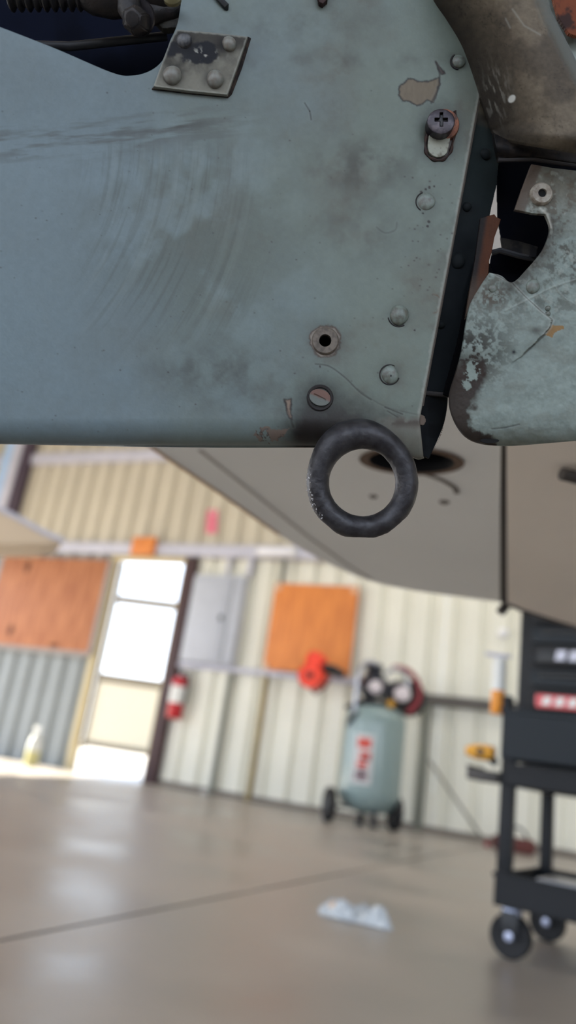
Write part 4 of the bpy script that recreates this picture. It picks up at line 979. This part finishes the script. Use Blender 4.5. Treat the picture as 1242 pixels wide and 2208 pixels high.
# black interior of the rudder horn
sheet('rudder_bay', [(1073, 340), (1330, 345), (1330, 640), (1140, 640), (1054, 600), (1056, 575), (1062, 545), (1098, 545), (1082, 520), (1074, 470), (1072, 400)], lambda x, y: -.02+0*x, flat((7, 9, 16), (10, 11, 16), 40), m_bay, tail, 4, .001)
sheet('bay_flange', [(1080, 512), (1120, 520), (1160, 532), (1156, 556), (1118, 548), (1084, 538)], lambda x, y: -.012+(y-530)*PX*.6, flat((38, 36, 34), (20, 20, 22), 14), m_dark, tail, 2.5, .0015)
tube('bay_lip', mat('bay_lip_m', (14, 16, 22), .5), tail, [tl(1060, 545, -.010), tl(1078, 540, -.009), tl(1120, 552, -.009), tl(1160, 560, -.012)], .0014, 8)
tube('bay_top_edge', m_grm, tail, [tl(1074, 346, .004), tl(1150, 344, .004), tl(1245, 358, .005), tl(1320, 368, .005)], .0009, 8)
# torn rusty strip
RSt = [(1036, 470), (1050, 466), (1066, 462), (1070, 468), (1080, 473), (1074, 490), (1066, 512), (1060, 545), (1055, 560), (1053, 590), (1036, 622), (1010, 668), (1003, 690), (1012, 630), (1024, 560)]
def crst(x, y):
    lft = 1036+(y-470)*(-.155); c = np.tile(lin((66, 34, 15)), (len(x), 1))
    c = mix(c, (24, 20, 20), smooth(20, 7, x-lft)); c = c*(.7+.6*fbm(x*2, y*.6, 14, 31))[:, None]
    return mix(c, (84, 70, 60), smooth(580, 640, y)*.7)
sheet('torn_strip', RSt, lambda x, y: -.001+(x-1050)*PX*.4, crst, m_rough, tail, 1.8, .002)

# --- tie-down ring
m_ring = mat('ring_steel', (62, 61, 64), .46, metal=.5, c2=(42, 40, 43), vscale=180, bump=.00035, bscale=350)
def ring_mesh():
    bm = bmesh.new(); NU, NV = 160, 40; cx, cy = 778.5, 1042; RM = 94.0; rm = 24.0; vs = []
    for i in range(NU):
        a = 2*math.pi*i/NU; row = []; da_ = abs((math.degrees(a)-103+180) % 360-180); rm = 24.0+8.5*math.exp(-(da_/42)**2.4); RM = 70.2+rm
        lump = 1+.05*math.sin(a*2+.5)
        for j in range(NV):
            b = 2*math.pi*j/NV; rr = rm*(1+.02*math.sin(3*a+1))
            outx = math.cos(b)*rr; outz = math.sin(b)*rr*1.05
            if outx > 0:
                # flats worn on the outside
                for fa, dep in ((math.radians(-92), 4), (math.radians(-50), 3.5), (math.radians(-70), 1.5), (math.radians(-130), 2), (math.radians(8), 1.5)):
                    da = (a-fa+math.pi) % (2*math.pi)-math.pi
                    lim = (RM+rm-dep)/max(.2, math.cos(da)) if abs(da) < .5 else 1e9
                    if RM+outx > lim: outx = lim-RM
            nz = float(fbm(np.array([a*160+500]), np.array([j*9.0+200]), 22, 5)[0])-.5
            f = nz*1.6
            if math.radians(165) < a < math.radians(215) and outx > 0: f += (float(fbm(np.array([a*260+500]), np.array([j*12.0+200]), 9, 8)[0])-.5)*4
            rad = RM+outx+f*math.cos(b)
            px = cx+rad*math.cos(a); py = cy-rad*math.sin(a)*1.012+(outx*0)
            row.append(bm.verts.new(tl(px, py, 0)+Vector((0, 0, RINGW+(outz+f*math.sin(b))*PX))))
        vs.append(row)
    for i in range(NU):
        for j in range(NV): bm.faces.new((vs[i][j], vs[(i+1) % NU][j], vs[(i+1) % NU][(j+1) % NV], vs[i][(j+1) % NV]))
    return bm
RINGW = .0062
ring = bm_obj('tie_down_ring', ring_mesh(), m_ring, tail, True)
sh = [tl(745, 950, RINGW-.001), tl(748, 942, RINGW-.006), tl(752, 936, RINGW-.014), tl(756, 930, RINGW-.024)]
tube('shank', m_ring, ring, sh, [22*PX, 32*PX, 34*PX, 34*PX], 32)
# pitted bare-metal grains on the left flank
bm = bmesh.new()
for k in range(90):
    a = math.radians(random.uniform(168, 222)); b = random.uniform(-.9, .9)
    rad = 94+24*math.cos(b); px = 778.5+rad*math.cos(a); py = 1042-rad*math.sin(a)
    r_ = bmesh.ops.create_icosphere(bm, subdivisions=1, radius=random.uniform(.8, 2.2)*PX)
    cpos = tl(px, py, 0)+Vector((0, 0, RINGW+math.sin(b)*24*PX))
    for v in r_['verts']: v.co = v.co+cpos
o = bm_obj('bare_metal_pitting', bm, mat('bright_steel', (190, 190, 196), .3, metal=.8), ring, True); o['kind'] = 'stuff'
tube('ring_scratch', mat('scratch_grey', (150, 150, 150), .4, metal=.5), ring, [tl(750, 1150, RINGW+.0034), tl(770, 1148, RINGW+.0036), tl(788, 1149, RINGW+.0034), tl(812, 1150, RINGW+.003)], [.0001, .0004, .0003, .0001], 6)

# --- rod end, boot and bolt in the bay
m_gr = mat('greasy_metal', (36, 31, 31), .5, metal=.3, c2=(18, 17, 20), vscale=160, bump=.0005, bscale=300)
m_bt = mat('boot_rubber', (18, 16, 19), .55)
bm = bmesh.new()
pts = []; rad = []
for i in range(60):
    t = i/59; pts.append(tl(20+165*t, -8+4*t, .012)); rad.append((24+5*math.sin(t*2*math.pi*9)-4*t)*PX)
a_tube(bm, pts, rad, 24); bm_obj('spring_boot', bm, m_bt, tail, True)
tube('rod_body', m_gr, tail, [tl(180, -12, .012), tl(200, -8, .013), tl(240, -4, .013), tl(330, -10, .012), tl(430, -30, .01)], [26*PX, 34*PX, 38*PX, 34*PX, 40*PX], 24)
tube('rod_eye', m_gr, tail, [tl(278, -10, .018), tl(280, 20, .0185), tl(288, 45, .019)], [22*PX, 25*PX, 18*PX], 20)
bm = bmesh.new(); c0 = tl(292, 44, .020)
a_lathe(bm, [(0, .006), (18*PX, .0055), (26*PX, .003), (29*PX, 0), (28*PX, -.006), (20*PX, -.012)], 6)
bmesh.ops.bevel(bm, geom=list(bm.edges), offset=.0006, segments=2, affect='EDGES')
o = bm_obj('bolt_head', bm, m_gr, tail, True); o.location = c0; o.rotation_euler = (math.radians(24), math.radians(-14), .3)
o = lathe('bolt_washer', mat('greasy_light', (56, 53, 56), .35, metal=.6, c2=(40, 38, 42), vscale=200), tail, [(0, .0006), (33*PX, .0006), (34*PX, -.0006), (0, -.0008)], 28, None, tl(300, 38, .0155)); o.rotation_euler = (math.radians(24), math.radians(-14), 0)
tube('shaft_arm', m_gr, tail, [tl(310, 30, .012), tl(350, 26, .009), tl(400, 20, .006), tl(460, 2, .004), tl(520, -16, .004)], [24*PX, 22*PX, 30*PX, 22*PX, 14*PX], 20)
AR = [(330, -60), (620, -60), (565, 0), (520, 12), (492, 18), (488, 24), (470, 2), (450, 22), (420, 44), (380, 60), (350, 62), (330, 40)]
sheet('bracket_arm', AR, lambda x, y: .010+(y-20)*PX*-.1, flat((52, 50, 44), (22, 20, 22), 26, 12), m_rough, tail, 2, .004)
tube('cable_hook', m_black, tail, [tl(455, -30, .016), tl(470, -5, .016), tl(488, 14, .015), tl(490, 22, .014)], [.0012, .0014, .0016, .0005], 8)
lathe('brass_bead', mat('dull_brass', (96, 90, 60), .5), tail, [(0, .003), (.0015, .0025), (.003, .001), (.003, -.001), (0, -.002)], 14, Matrix.Scale(1.3, 4, (1, 0, 0)), tl(372, -2, .024))
sheet('bottom_lug', [(680, -40), (712, -40), (706, 0), (696, 8), (688, 4)], lambda x, y: wskin(x, y)+.003, flat((60, 44, 44)), m_rough, tail, 2, .003)
print('tris approx', sum(len(o.data.polygons) for o in bpy.data.objects if o.type == 'MESH')*2)
